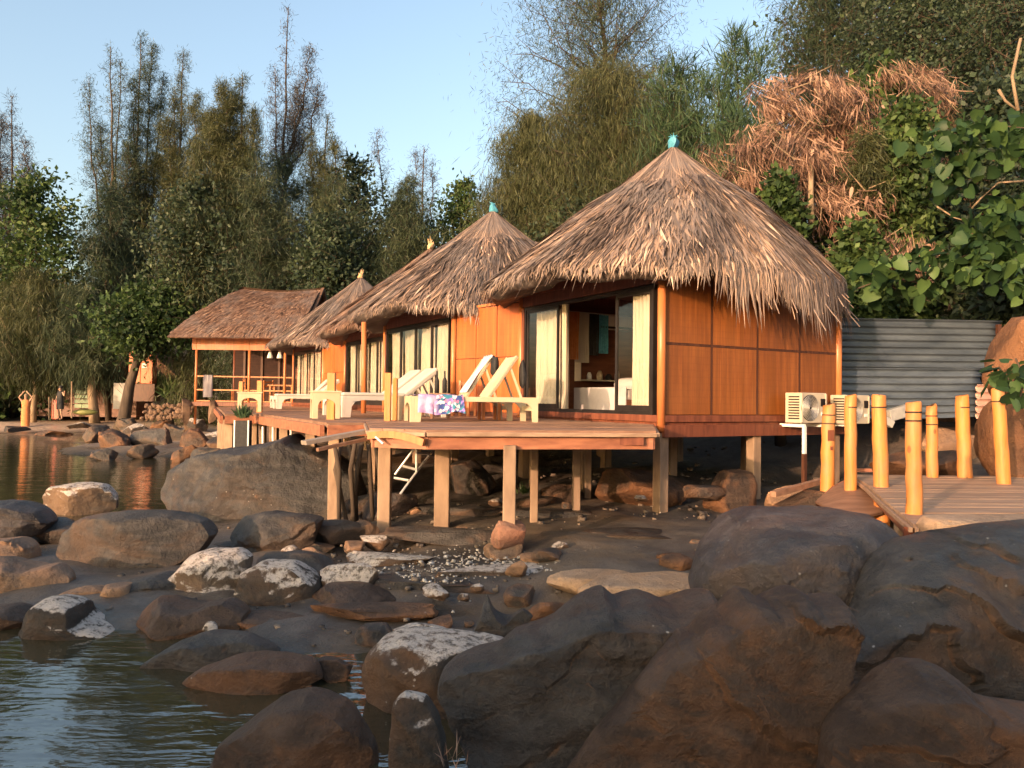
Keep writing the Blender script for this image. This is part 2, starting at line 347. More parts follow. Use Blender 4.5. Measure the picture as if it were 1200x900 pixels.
def groundmat():
    m, t, p = newmat('shore_ground'); v = coords(t, (1, 1, 1), False)
    n1 = noise_(t, v, .7, 6, .62, .5); n2 = noise_(t, v, 4.5, 9, .7); n3 = noise_(t, v, 26, 8, .75)
    c = ramp(t, n1, [(.36, (.045, .040, .037)), (.50, (.085, .068, .054)), (.62, (.14, .098, .062)), (.72, (.22, .17, .125))])
    c = mix(t, ramp(t, n2, [(.45, 0.), (.7, .6)]), c, (.16, .135, .115))
    sp = ramp(t, n3, [(.60, 0.), (.66, 1.)]); sel = ramp(t, n1, [(.48, 0.), (.58, 1.)])
    c = mix(t, mix(t, 1., sp, sel, 'MULTIPLY'), c, (.30, .26, .22))
    geo = N(t, 'ShaderNodeNewGeometry'); s = N(t, 'ShaderNodeSeparateXYZ'); t.links.new(geo.outputs['Position'], s.inputs[0])
    # pale beach sand far off, red earth on the bank, dark mud at the waterline
    far = ramp(t, s.outputs[1], [(0, 0.), (1, 1.)])
    mr = N(t, 'ShaderNodeMapRange'); mr.inputs[1].default_value = 24; mr.inputs[2].default_value = 31; t.links.new(s.outputs[1], mr.inputs[0])
    c = mix(t, mr.outputs[0], c, ramp(t, n2, [(.3, (.30, .20, .14)), (.7, (.52, .38, .28))]))
    mh = N(t, 'ShaderNodeMapRange'); mh.inputs[1].default_value = .75; mh.inputs[2].default_value = 1.5; t.links.new(s.outputs[2], mh.inputs[0])
    c = mix(t, mh.outputs[0], c, ramp(t, n2, [(.3, (.035, .022, .012)), (.7, (.10, .055, .03))]))
    mw = N(t, 'ShaderNodeMapRange'); mw.inputs[1].default_value = .10; mw.inputs[2].default_value = -.05; t.links.new(s.outputs[2], mw.inputs[0])
    c = mix(t, mw.outputs[0], c, (.035, .028, .018))
    t.links.new(c, p.inputs['Base Color'])
    rr = N(t, 'ShaderNodeMapRange'); rr.inputs[1].default_value = .0; rr.inputs[2].default_value = .2; rr.inputs[3].default_value = .25; rr.inputs[4].default_value = .7
    t.links.new(s.outputs[2], rr.inputs[0])
    wet = ramp(t, noise_(t, v, .55, 4, .55, .3), [(.50, 1.), (.60, .45)]); t.links.new(mix(t, 1., rr.outputs[0], wet, 'MULTIPLY'), p.inputs['Roughness'])
    a = N(t, 'ShaderNodeMath', operation='MULTIPLY_ADD'); t.links.new(n3, a.inputs[0]); a.inputs[1].default_value = .3; t.links.new(n2, a.inputs[2])
    bump(t, a.outputs[0], p, .8, .06); return m
V_, F_ = ground_mesh()
tag(link('ground', fastmesh('ground', V_, F_, groundmat(), smooth=True)), kind='structure')

def watermat():
    m, t, p = newmat('sea_water'); v = coords(t, (1, 1, 1), False)
    p.inputs['Base Color'].default_value = (.035, .032, .018, 1); p.inputs['Roughness'].default_value = .03; p.inputs['IOR'].default_value = 1.8
    p.inputs['Specular IOR Level'].default_value = .9
    mp = N(t, 'ShaderNodeMapping'); mp.inputs['Scale'].default_value = (.9, 2.3, 1); t.links.new(v, mp.inputs[0])
    a = noise_(t, mp.outputs[0], 1.3, 3, .5, .6); b = noise_(t, mp.outputs[0], 5.5, 3, .5, .3)
    k = N(t, 'ShaderNodeMath', operation='MULTIPLY_ADD'); t.links.new(b, k.inputs[0]); k.inputs[1].default_value = .3; t.links.new(a, k.inputs[2])
    bump(t, k.outputs[0], p, .17, .08); return m
wv = np.array([(-900, -60, 0), (900, -60, 0), (900, 1500, 0), (-900, 1500, 0)])
tag(link('sea', fastmesh('sea', wv, np.array([[0, 1, 2, 3]]), watermat())), kind='structure')

def added_shade_bank():
    """unseen rock bank added behind the camera: it keeps the low sun off the nearest rocks"""
    s = Vector((SUN_FROM.x, SUN_FROM.y, 0)) * -1; p = Vector((s.y, -s.x, 0)); V = []; nr, nq = 70, 16
    for i in range(nr):
        r = -16 + 26 * i / (nr - 1)
        top = np.interp(r, [-16, -9, -6.6, -5.6, -3.6, -2.2, 0, 4, 10], [1.0, 1.4, 1.75, 2.35, 2.45, 2.75, 3.15, 3.3, 3.0])  # crest of the added bank, shaped to drop shade on the nearest rocks
        for j in range(nq):
            q = -10.5 + 9 * j / (nq - 1); h = max(0, 1 - ((j - 7.5) / 7.5) ** 2) ** .6
            v = s * q + p * r; V.append((v.x, v.y, -.9 + (top + .9) * h + .22 * noise.fractal(Vector((v.x * .7, v.y * .7, 1)), 1., 2.1, 4)))
    F = [(i * nq + j, i * nq + j + 1, (i + 1) * nq + j + 1, (i + 1) * nq + j) for i in range(nr - 1) for j in range(nq - 1)]
    tag(link('added_shade_bank', fastmesh('added_shade_bank', V, F, M_rock, smooth=True)), kind='structure')
# ---------------------------------------------------------------- rocks
added_shade_bank()
def rough_(co, amp, sc, seed, ang=.0):
    p = Vector(co) * sc + Vector((seed * 7.3, seed * 3.1, seed * 1.7))
    d = noise.fractal(p, 1.0, 2.2, 6) * .8
    r = 1 - abs(noise.noise(p * .6 + Vector((5, 5, 5)))) * 2
    s_ = noise.noise(Vector((p.x * .5, p.y * .5, p.z * 2.6 + p.x * .5)))
    return amp * (d * .75 + r * .3 + (abs(s_) - .2) * .9 * ang)
def cutter(seed, n, front, deep):
    """a handful of fracture planes: whatever stands proud of one is planed off"""
    rg = random.Random(seed * 13 + 1); out = []
    for _ in range(n):
        v = (Vector((rg.gauss(0, .55), -1, rg.gauss(.15, .5))) if front else Vector((rg.gauss(0, 1), rg.gauss(0, 1), rg.gauss(.25, .9)))).normalized(); out.append((v, rg.uniform(1 - deep, 1 - deep * .25)))
    return out
def outline_rock(name, label, pts, Y, T, mat, lean=.4, seed=1, amp=.05, sc=1.6, pw=.55, ang=.8, back=.9, NN=170, MM=40, cat='rock', group=None, cyz=None, sharp=1, strata=None, dip=None, fq=3.0):
    """a closed boulder whose outline stands in a leaning plane Y metres off, bulging T metres toward the viewer"""
    if strata is None: strata = T * .17; dip = (.4 * math.sin(seed), .2, .9)
    n = len(pts); c = np.array(pts, float); cx, cy = c.mean(0)
    ring = []
    for i in range(n):                    # Catmull-Rom through the outline
        p0, p1, p2, p3 = (c[(i + k) % n] for k in (-1, 0, 1, 2))
        m = max(2, NN // n)
        for j in range(m):
            u = j / m
            q = .5 * ((2 * p1) + (-p0 + p2) * u + (2 * p0 - 5 * p1 + 4 * p2 - p3) * u * u + (-p0 + 3 * p1 - 3 * p2 + p3) * u ** 3)
            lin = p1 * (1 - u) + p2 * u
            ring.append(q * (1 - sharp * .8) + lin * sharp * .8)
    K = len(ring); C = P(cx, cy, Y)
    def plane(px, py):                    # meet the leaning plane
        d = ray(px, py); k = lean         # y = Y + k (z - Cz)
        t = (Y + k * (HC - C.z)) / (1 - k * d.z); return Vector((d.x * t, t, HC + d.z * t))
    W = [plane(*q) for q in ring]; V = []; F = []
    NB = 6; NF = MM - NB; rings = [(max(math.cos(R(-80 + 80 * i / NB)), 0) ** pw, math.sin(R(-80 + 80 * i / NB))) for i in range(NB)]
    for k in range(NF):                   # even steps across the face, a few extra at the shoulder
        s_ = 1 - (k / NF) ** 1.25; rings.append((s_, math.sqrt(max(0, 1 - s_ ** (2 / pw)))))
    WS = [W]; K_ = len(W)
    for lv in range(1, 7):                # rings nearer the crown follow an ever smoother outline
        prv = WS[-1]; h = 2 ** lv // 2 + 1; acc = []
        for i in range(K_):
            s3 = Vector((0, 0, 0))
            for k in (-2, -1, 0, 1, 2): s3 += prv[(i + k * h) % K_]
            acc.append(s3 / 5)
        WS.append(acc)
    for s, sn in rings:
        off = -T * sn if sn > 0 else -T * back * sn
        lv = min((1 - s) * 15, 5.999); l0 = int(lv); lf = lv - l0
        for wi in range(K_):
            w_ = WS[l0][wi].lerp(WS[l0 + 1][wi], lf)
            q = C + (w_ - C) * s + Vector((0, off, 0))
            dv = (w_ - C); dv.normalize(); k = rough_(q, amp, sc, seed, ang)
            fr = max(sn, 0)
            q += (dv * (1 - fr) * .8 + Vector((0, -1, .15)) * (fr + .25)) * k
            V.append(q)
    ext = max((w_ - C).length for w_ in W)
    SC = Vector((1 / ext, 1 / max(T, .01), 1 / (ext * .75)))
    for pn, pd in cutter(seed, int(5 + 9 * ang), True, .22 + .28 * ang):
        for i, q in enumerate(V):
            u = q - C; u = Vector((u.x * SC.x, u.y * SC.y, u.z * SC.z)); e_ = u.dot(pn) - pd * (.80 + .05 * noise.noise(q * 3))
            if e_ > 0: u -= pn * e_ * .88; V[i] = C + Vector((u.x / SC.x, u.y / SC.y, u.z / SC.z))
    if strata:                            # overlapping sheets that end in sharp broken lips
        dv_ = Vector(dip).normalized(); V2 = []
        for q in V:
            u = q.dot(dv_) * fq + noise.fractal(q * 1.1 + Vector((seed, 0, 0)), 1., 2.1, 4) * 1.0 + 50; k = u - math.floor(u); g_ = math.floor(u)
            h_ = (1 - k if k > .05 else k / .05) * (.55 + .45 * math.sin(g_ * 12.9)); fr = max(0., min(1., (C.y + T * .2 - q.y) / max(T, .1)))
            V2.append(q + Vector((0, -1, .55)) * strata * (h_ - .4) * (.25 + .75 * fr))
        V = V2
    V = [q + Vector((0, -1, .4)) * (noise.fractal(q * 5, 1., 2.1, 5) * .026 - abs(noise.noise(q * Vector((2.2, 2.2, 6.5)) if False else Vector((q.x * 2.2, q.y * 2.2, q.z * 6.5 + q.x * 2)))) * .035 * ang) for q in V]
    q = C + Vector((0, -T, 0)); V.append(q + Vector((0, -1, .15)) * 1.25 * rough_(q, amp, sc, seed, ang))
    for i in range(len(rings) - 1):
        for k in range(K):
            k2 = (k + 1) % K; F.append((i * K + k, i * K + k2, (i + 1) * K + k2, (i + 1) * K + k))
    V = np.array([tuple(v) for v in V]); O = np.array([C.x, C.y, 0]); V = V - O
    me = bpy.data.meshes.new(name); e = (len(rings) - 1) * K
    me.from_pydata(V.tolist(), [], F + [(e + k, e + (k + 1) % K, len(V) - 1) for k in range(K)] + [tuple(range(K))[::-1]])
    me.materials.append(mat); me.polygons.foreach_set('use_smooth', [True] * len(me.polygons)); me.update()
    try: me.set_sharp_from_angle(angle=R(38))
    except Exception: pass
    o = link(name, me, None, tuple(O)); return tag(o, label, cat, group)
ICO = {}
def ico(sub):
    if sub not in ICO:
        import bmesh
        bm = bmesh.new(); bmesh.ops.create_icosphere(bm, subdivisions=sub, radius=1)
        ICO[sub] = ([v.co.copy() for v in bm.verts], [tuple(v.index for v in f.verts) for f in bm.faces]); bm.free()
    return ICO[sub]
def boulder(name, label, c, r, rot, mat, seed, amp=.16, sub=4, flat=.0, box=.45, cat='rock', group=None, tilt=0, parent=None):
    vs, fs = ico(sub); V = []
    rm = Euler((tilt, 0, rot)).to_matrix(); m = max(r); cuts = cutter(seed, 12 if amp > .13 else 6, False, .42 if amp > .13 else .2) if amp >= .08 else []
    for v in vs:
        a = [abs(x) ** (1 - box) * (1 if x > 0 else -1) for x in v]; a = Vector(a); a = a * (.62 + .38 / max(a.length, .01))
        if flat and a.z > 1 - flat: a.z = 1 - flat + (a.z - 1 + flat) * .25
        p = Vector(v) * 1.3 + Vector((seed * 5.1, seed * 2.7, seed))
        k = noise.fractal(p, 1., 2.1, 5) * amp + (abs(noise.noise(p * .7)) - .3) * amp * 1.2
        a = a * (1 + k)
        for pn, pd in cuts:
            e_ = a.dot(pn) - pd * .95
            if e_ > 0: a -= pn * e_ * .9
        a = a * (1 + .03 * noise.fractal(p * 4, 1., 2.1, 3)); V.append(rm @ Vector((a.x * r[0], a.y * r[1], a.z * r[2])))
    me = bpy.data.meshes.new(name); me.from_pydata([tuple(v) for v in V], [], fs); me.materials.append(mat)
    me.polygons.foreach_set('use_smooth', [True] * len(fs)); me.update()
    try: me.set_sharp_from_angle(angle=R(40))
    except Exception: pass
    o = link(name, me, parent, tuple(c)); return tag(o, label, cat, group) if label else o
def brock(label, px, base, w_, h_, mat, seed, z=.05, dr=.8, rot=0, amp=.16, flat=0, box=.3, tilt=0, group=None, sub=4, bury=.25, name='boulder'):
    g = G(px, base, z); W = w_ * g.y / FPX / 2; H = h_ * g.y / FPX
    D = W * dr; rz = H * (.5 + bury / 2)
    return boulder(name, label, (g.x * (1 + D / g.y), g.y + D * .9, z + H - rz), (W, D, rz), rot, mat, seed, amp, sub, flat, box, tilt=tilt, group=group)

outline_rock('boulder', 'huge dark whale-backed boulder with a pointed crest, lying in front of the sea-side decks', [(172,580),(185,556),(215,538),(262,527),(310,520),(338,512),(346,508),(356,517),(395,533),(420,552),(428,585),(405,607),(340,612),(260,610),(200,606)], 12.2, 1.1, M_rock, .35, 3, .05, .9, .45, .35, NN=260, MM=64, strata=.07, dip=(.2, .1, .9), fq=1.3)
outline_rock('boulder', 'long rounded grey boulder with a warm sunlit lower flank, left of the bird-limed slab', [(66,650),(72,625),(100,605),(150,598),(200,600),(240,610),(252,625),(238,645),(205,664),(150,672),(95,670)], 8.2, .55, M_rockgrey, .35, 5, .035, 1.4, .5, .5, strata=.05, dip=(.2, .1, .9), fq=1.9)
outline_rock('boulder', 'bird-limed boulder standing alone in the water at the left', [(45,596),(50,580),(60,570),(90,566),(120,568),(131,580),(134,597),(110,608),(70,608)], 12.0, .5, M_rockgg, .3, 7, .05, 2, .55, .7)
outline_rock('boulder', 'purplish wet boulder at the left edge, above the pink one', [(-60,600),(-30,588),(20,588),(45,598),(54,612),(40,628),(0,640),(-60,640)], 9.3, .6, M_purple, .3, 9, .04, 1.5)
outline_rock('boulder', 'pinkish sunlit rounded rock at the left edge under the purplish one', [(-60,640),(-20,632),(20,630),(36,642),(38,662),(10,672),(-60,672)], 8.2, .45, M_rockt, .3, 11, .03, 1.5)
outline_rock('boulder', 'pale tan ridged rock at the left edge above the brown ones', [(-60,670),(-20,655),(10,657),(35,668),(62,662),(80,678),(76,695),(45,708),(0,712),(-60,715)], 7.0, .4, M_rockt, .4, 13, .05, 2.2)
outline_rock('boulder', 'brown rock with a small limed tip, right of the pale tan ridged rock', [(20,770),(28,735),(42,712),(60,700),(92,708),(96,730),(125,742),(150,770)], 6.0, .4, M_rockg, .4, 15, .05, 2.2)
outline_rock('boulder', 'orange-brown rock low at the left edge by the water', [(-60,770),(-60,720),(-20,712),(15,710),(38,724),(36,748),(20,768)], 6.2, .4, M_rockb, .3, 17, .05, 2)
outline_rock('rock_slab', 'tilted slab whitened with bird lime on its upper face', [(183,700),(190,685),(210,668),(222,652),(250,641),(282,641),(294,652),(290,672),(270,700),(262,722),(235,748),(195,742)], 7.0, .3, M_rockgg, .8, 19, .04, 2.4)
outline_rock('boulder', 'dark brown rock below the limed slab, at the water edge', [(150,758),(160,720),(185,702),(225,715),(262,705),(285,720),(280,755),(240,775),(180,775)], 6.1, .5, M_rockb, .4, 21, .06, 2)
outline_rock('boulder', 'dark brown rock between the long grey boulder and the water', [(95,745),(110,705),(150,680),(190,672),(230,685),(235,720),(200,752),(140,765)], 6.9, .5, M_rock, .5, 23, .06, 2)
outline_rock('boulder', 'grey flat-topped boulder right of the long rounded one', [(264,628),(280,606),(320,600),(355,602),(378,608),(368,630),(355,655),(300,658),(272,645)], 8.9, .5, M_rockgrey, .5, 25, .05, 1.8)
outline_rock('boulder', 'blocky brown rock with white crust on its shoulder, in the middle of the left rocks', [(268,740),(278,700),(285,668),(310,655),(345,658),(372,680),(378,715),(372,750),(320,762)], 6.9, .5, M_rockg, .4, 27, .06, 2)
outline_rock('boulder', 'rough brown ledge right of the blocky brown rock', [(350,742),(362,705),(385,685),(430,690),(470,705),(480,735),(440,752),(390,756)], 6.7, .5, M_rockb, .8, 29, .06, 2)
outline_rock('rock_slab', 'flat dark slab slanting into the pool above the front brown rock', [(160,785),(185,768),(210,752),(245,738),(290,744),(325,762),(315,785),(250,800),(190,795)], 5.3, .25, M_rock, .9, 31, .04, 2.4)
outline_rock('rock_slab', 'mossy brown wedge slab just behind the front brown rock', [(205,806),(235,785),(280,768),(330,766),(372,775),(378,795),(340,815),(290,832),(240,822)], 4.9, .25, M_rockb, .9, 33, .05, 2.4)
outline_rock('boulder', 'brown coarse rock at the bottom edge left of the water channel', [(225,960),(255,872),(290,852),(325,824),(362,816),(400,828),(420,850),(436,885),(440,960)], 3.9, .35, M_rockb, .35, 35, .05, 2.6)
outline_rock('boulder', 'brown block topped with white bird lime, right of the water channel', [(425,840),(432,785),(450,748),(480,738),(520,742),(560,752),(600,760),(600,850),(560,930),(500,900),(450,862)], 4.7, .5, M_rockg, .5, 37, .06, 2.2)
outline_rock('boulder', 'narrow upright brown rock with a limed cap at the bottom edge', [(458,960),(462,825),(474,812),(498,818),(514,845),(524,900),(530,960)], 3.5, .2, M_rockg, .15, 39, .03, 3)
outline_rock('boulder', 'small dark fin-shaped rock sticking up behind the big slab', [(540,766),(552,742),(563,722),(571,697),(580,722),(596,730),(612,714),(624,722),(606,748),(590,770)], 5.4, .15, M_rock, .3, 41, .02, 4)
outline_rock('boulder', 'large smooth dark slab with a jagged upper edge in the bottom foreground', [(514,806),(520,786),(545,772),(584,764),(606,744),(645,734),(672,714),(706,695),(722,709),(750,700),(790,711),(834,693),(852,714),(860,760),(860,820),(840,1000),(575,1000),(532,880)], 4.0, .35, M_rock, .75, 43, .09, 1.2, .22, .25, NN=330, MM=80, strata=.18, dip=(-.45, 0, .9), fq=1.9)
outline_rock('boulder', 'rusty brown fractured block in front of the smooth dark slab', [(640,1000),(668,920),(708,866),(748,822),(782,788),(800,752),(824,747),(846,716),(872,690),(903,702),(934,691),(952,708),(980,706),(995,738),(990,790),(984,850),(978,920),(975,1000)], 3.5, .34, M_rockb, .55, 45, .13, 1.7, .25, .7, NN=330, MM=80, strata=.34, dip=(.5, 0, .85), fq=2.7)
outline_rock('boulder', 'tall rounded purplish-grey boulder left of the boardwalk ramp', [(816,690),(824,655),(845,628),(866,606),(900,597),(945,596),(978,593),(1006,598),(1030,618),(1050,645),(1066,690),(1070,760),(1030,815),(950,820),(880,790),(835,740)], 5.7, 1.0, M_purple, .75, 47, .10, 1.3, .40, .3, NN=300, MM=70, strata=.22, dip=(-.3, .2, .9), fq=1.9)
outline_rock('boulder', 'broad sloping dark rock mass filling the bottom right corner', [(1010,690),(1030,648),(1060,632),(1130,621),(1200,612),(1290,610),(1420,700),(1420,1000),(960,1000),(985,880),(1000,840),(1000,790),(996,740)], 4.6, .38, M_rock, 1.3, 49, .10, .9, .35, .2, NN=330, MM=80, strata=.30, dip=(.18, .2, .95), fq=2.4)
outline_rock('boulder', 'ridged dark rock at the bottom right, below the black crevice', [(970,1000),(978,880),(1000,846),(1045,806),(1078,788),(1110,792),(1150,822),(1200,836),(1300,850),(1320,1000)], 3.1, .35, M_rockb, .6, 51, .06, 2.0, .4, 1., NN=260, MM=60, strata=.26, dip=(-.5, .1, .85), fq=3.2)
# wedge footing, slabs and the rest by their foot point
brock('long pale tan slab lying flat in the middle of the shore', 752, 712, 160, 32, M_rockp, 3, .16, .55, .1, .08, .35, .5)
brock('pale round-ended slab right of the white rubble', 700, 700, 120, 24, M_rockp, 4, .17, .6, -.2, .1, .3, .4)
brock('small white limed rock lying left of the rubble strip', 413, 693, 76, 30, M_rockgg, 5, .1, .6, .2, .15)
brock('thin white limed slab behind the brown limed block', 505, 762, 96, 28, M_rockgg, 6, .12, .5, -.1, .2)
brock('low limed rock beside the brown block', 520, 790, 60, 26, M_rockgg, 61, .16, .5, .3, .2)
brock('dark boulder under the first hut beside the thick posts', 548, 578, 62, 44, M_rock, 8, .32, .8, .3)
brock('reddish brown boulder in the shade under the first hut', 745, 596, 120, 52, M_rockb, 9, .3, .8, .2)
brock('rounded brown boulder behind the second post under the first hut', 855, 598, 80, 54, M_rockb, 10, .3, .8, .9)
brock('small tan boulder under the deck right of the footing', 655, 592, 50, 24, M_rockb, 12, .3, .8, .4)
brock('dark wet boulder left of the tall post under the deck', 455, 612, 74, 36, M_purple, 14, .16, .8, .5, flat=.2)
brock('low dark boulder in front of the huge whale-backed one', 395, 640, 90, 34, M_rockgrey, 16, .1, .7, .2, flat=.2)
brock('bluish flat rock right of the huge boulder', 425, 606, 70, 28, M_rock, 17, .15, .7, .2)
brock('small rock with a pale crust among the left rocks', 335, 684, 56, 26, M_rockgg, 18, .1, .7, .2)
brock('flat grey rock near the shell rubble', 350, 690, 110, 38, M_rockgrey, 19, .05, .7, .1, flat=.2)
brock('black rock in the water gap behind the long rounded boulder', 75, 640, 90, 30, M_rock, 20, .0, .6)
brock('thin pale driftwood-like rock between tan rock and long boulder', 105, 708, 70, 22, M_rockt, 22, .05, .5, .5)
brock('low brown rock left of the water channel', 390, 800, 66, 26, M_rockb, 24, .0, .7)
brock('dark low rock right of the water channel', 440, 760, 60, 26, M_rock, 26, .0, .7)
brock('tiny white-tipped stone in the dark rocks', 246, 742, 22, 12, M_rockgg, 28, .1, .7)
brock('large smooth brown boulder behind the boardwalk at the right edge', 1196, 560, 120, 95, M_rockb, 30, .9, .7, .2, .08)
boulder('boulder', 'orange-brown boulder bulging above at the right edge', P(1203, 422, 10.8), (.5, .5, .62), .1, rockmat('orange_boulder', (.10, .05, .03), (.21, .11, .065), (.24, .11, .05), warmth=.5), 32, .12)
brock('brown ledge rock behind the middle boardwalk posts', 1075, 560, 150, 34, M_rockb, 34, .85, .5, .1, flat=.3)
brock('tan squared rock between the boardwalk posts', 1105, 535, 90, 40, M_rockt, 36, .95, .6, .2, flat=.3)
brock('brown block of rock left of the tan squared one', 1040, 532, 80, 34, M_rockb, 38, .8, .6, .2, flat=.3)
brock('dark rock heaped under the iron sheet wall', 1030, 512, 70, 32, M_rock, 40, 1.0, .6, .4)
brock('grey rock at the fence foot near the right boulder', 1110, 505, 70, 30, M_rockb, 42, 1.3, .6, .2)
brock('whitish granite edge running along the boardwalk front', 1170, 634, 200, 30, M_rockp, 44, .86, .35, .05, .06, .4, .5)
brock('small pale rock at the boardwalk corner', 1088, 630, 40, 22, M_rockgg, 46, .72, .7)
brock('rock at the foot of the boardwalk steps', 920, 596, 52, 26, M_rockt, 48, .4, .7)
brock('low brown rock beneath the left boardwalk posts', 945, 606, 90, 28, M_rockb, 50, .4, .7)
rr = random.Random(5)
spots = [(112,520,46,24),(135,528,54,26),(158,516,44,22),(180,528,60,30),(205,522,44,24),(226,530,46,26),(248,526,40,22),(262,535,44,28),(150,505,40,16),(195,506,44,18),(228,508,40,20),
         (122,540,34,16),(166,538,38,18),(60,512,50,8),(95,503,40,8),(20,506,50,7),(240,545,42,20),(215,542,34,18)]
descr = ['grey angular rock in the beach rock heap nearest the open water', 'dark slab in the heap of beach rocks below the small tree', 'tan rock in the heap below the retaining stones', 'widest dark rock of the beach heap', 'brown rock of the beach heap below the pavilion post', 'blocky rock of the beach heap left of the planter', 'dark rock of the beach heap beside the planter', 'rightmost rock of the beach heap, against the huge boulder', 'small pale rock at the back of the beach heap', 'flat pale rock on the sand under the retaining stones', 'small rock at the foot of the pavilion posts', 'low rock awash at the left tip of the beach heap', 'low rock awash in front of the beach heap', 'flat sand-coloured ledge at the water line near the people', 'thin dark ledge on the sand by the people', 'flat pale ledge at the far left shore', 'rock awash beside the huge boulder', 'small rock awash left of the huge boulder']
for i, (a, b, c, d) in enumerate(spots):
    brock(descr[i], a, b, c, d, [M_rockgrey, M_rockb, M_rockg, M_rock][i % 4], 60 + i, .0 if b > 515 else .12, .7, rr.uniform(0, 3), .34, sub=4, group='rocks heaped on the far beach')

r6 = random.Random(21); used = set(); cols_ = [('dark grey', M_rock), ('rust-brown', M_rockb), ('grey', M_rockgrey), ('tan', M_rockt), ('lime-flecked', M_rockg)]; shp = ['angular', 'flat', 'wedge-shaped', 'rounded', 'split']
zones = [('in the shallows at the left', (20, 330), (735, 775)), ('among the big rocks on the left', (120, 400), (650, 740)), ('on the mud between the rubble and the dark slab', (400, 640), (690, 745)), ('on the grey flat in front of the footing', (600, 830), (640, 690)), ('on the shore before the ladder', (400, 560), (600, 650)), ('in the shade under the first hut', (560, 900), (570, 600))]
for k in range(40):
    zi = k % 6; c_ = r6.choice(cols_); sh_ = r6.choice(shp); sz = r6.choice(['small', 'larger']); key = (zi, c_[0], sh_, sz)
    if key in used: continue
    used.add(key); px = r6.uniform(*zones[zi][1]); py = r6.uniform(*zones[zi][2]); g = G(px, py, .08); z = gz(g.x, g.y)
    w_ = r6.uniform(14, 26) if sz == 'small' else r6.uniform(30, 58)
    brock(f'{sz} {c_[0]} {sh_} stone lying {zones[zi][0]}', px, py, w_, w_ * r6.uniform(.3, .55), c_[1], 300 + k, z, .8, r6.uniform(0, 3), .24, 0 if sh_ != 'flat' else .4, .3, r6.uniform(-.2, .2), sub=3, group='loose stones on the shore', name='stone')
def scatter(name, n, region, size, mat, seed, parent=None):
    """countless small stones joined into one object"""
    rg = np.random.default_rng(seed); V = []; F = []
    cube = np.array([(-1,-.2,-.8),(.9,-1,-.7),(1,.8,-.8),(-.8,1,-.7),(-.7,-.7,.6),(.6,-.8,.8),(.9,.7,.5),(-.6,.8,.9)]) * .6
    q = np.array([(3,2,1,0),(4,5,6,7),(0,1,5,4),(1,2,6,5),(2,3,7,6),(3,0,4,7)])
    k = 0
    for i in range(n):
        px, py = region(rg); z = .1
        for _ in range(3):
            g = G(px, py, z); z = gz(g.x, g.y)
        s = rg.uniform(*size) * (1 if rg.random() < .8 else 1.8); a = rg.uniform(0, 6.3)
        ca, sa = math.cos(a), math.sin(a)
        c = cube * rg.uniform(.6, 1.3, (8, 3)) * s * np.array([1, 1, .7])
        V.append(np.stack([c[:, 0] * ca - c[:, 1] * sa + g.x, c[:, 0] * sa + c[:, 1] * ca + g.y, c[:, 2] + z + s * .25], 1)); F.append(q + 8 * k); k += 1
    return tag(link(name, fastmesh(name, np.concatenate(V), np.concatenate(F), mat)), kind='stuff')
for lab, px, base, w_, h_, m_, sd_, z in (('low grey ledge running left from the footing', 520, 640, 190, 20, M_rockgrey, 71, .16), ('broad dark ledge below the white rubble', 500, 700, 210, 20, M_rock, 72, .07), ('dark wet ledge on the flat before the corner stilt', 735, 640, 210, 16, M_rock, 73, .22),
        ('brown ledge between the limed block and the dark fin', 440, 732, 170, 20, M_rockb, 74, .04), ('lime-crusted ledge along the rubble strip', 590, 682, 150, 15, M_rockg, 75, .15), ('lime-crusted low ledge left of the rubble strip', 455, 668, 130, 16, M_rockg, 76, .12),
        ('grey ledge under the ladder', 520, 610, 150, 18, M_rockgrey, 77, .18), ('dark ledge in the shade before the second hut stilts', 640, 612, 150, 14, M_rock, 78, .24), ('dark ledge right of the pale tan slab', 850, 690, 120, 22, M_rock, 79, .22), ('brown ledge at the pool edge on the left', 300, 742, 160, 18, M_rockb, 80, .0), ('flat grey ledge behind the limed slab', 320, 650, 150, 16, M_rockgrey, 81, .06), ('tan crusted ledge right of the footing', 660, 668, 110, 14, M_rockt, 82, .2)):
    brock(lab, px, base, w_, h_, m_, sd_, z, .42, r6.uniform(-.25, .25) if 'r6' in globals() else .1, .26, .5, .5, 0, group='low rock ledges of the shore', name='rock_ledge')
M_shell = pm('white_shell_rubble', (.22, .19, .16), (.66, .60, .54), (30, 30, 30), .8, .2, vary=0)
M_pebble = pm('dark_pebbles', (.05, .04, .035), (.20, .15, .11), (5, 5, 5), .8, .4, vary=0, lo=.4, hi=.6)
def strip(x0, y0, x1, y1, h):
    def f(rg):
        u = rg.random(); return x0 + (x1 - x0) * u, y0 + (y1 - y0) * u + rg.normal() * h
    return f
scatter('shell_rubble', 420, strip(430, 680, 600, 650, 11), (.006, .024), M_shell, 1)
scatter('shell_rubble', 360, strip(575, 640, 700, 696, 10), (.006, .024), M_shell, 2)
scatter('pebbles', 380, lambda rg: (rg.uniform(380, 840), rg.uniform(590, 700)), (.01, .04), M_pebble, 3)
scatter('pebbles', 220, lambda rg: (rg.uniform(0, 480), rg.uniform(600, 760)), (.015, .05), M_pebble, 4)
scatter('pebbles', 300, lambda rg: (rg.uniform(620, 980), rg.uniform(545, 610)), (.02, .07), M_pebble, 6)
scatter('shell_flecks', 70, lambda rg: (rg.uniform(420, 850), rg.uniform(600, 730)), (.008, .02), M_shell, 5)
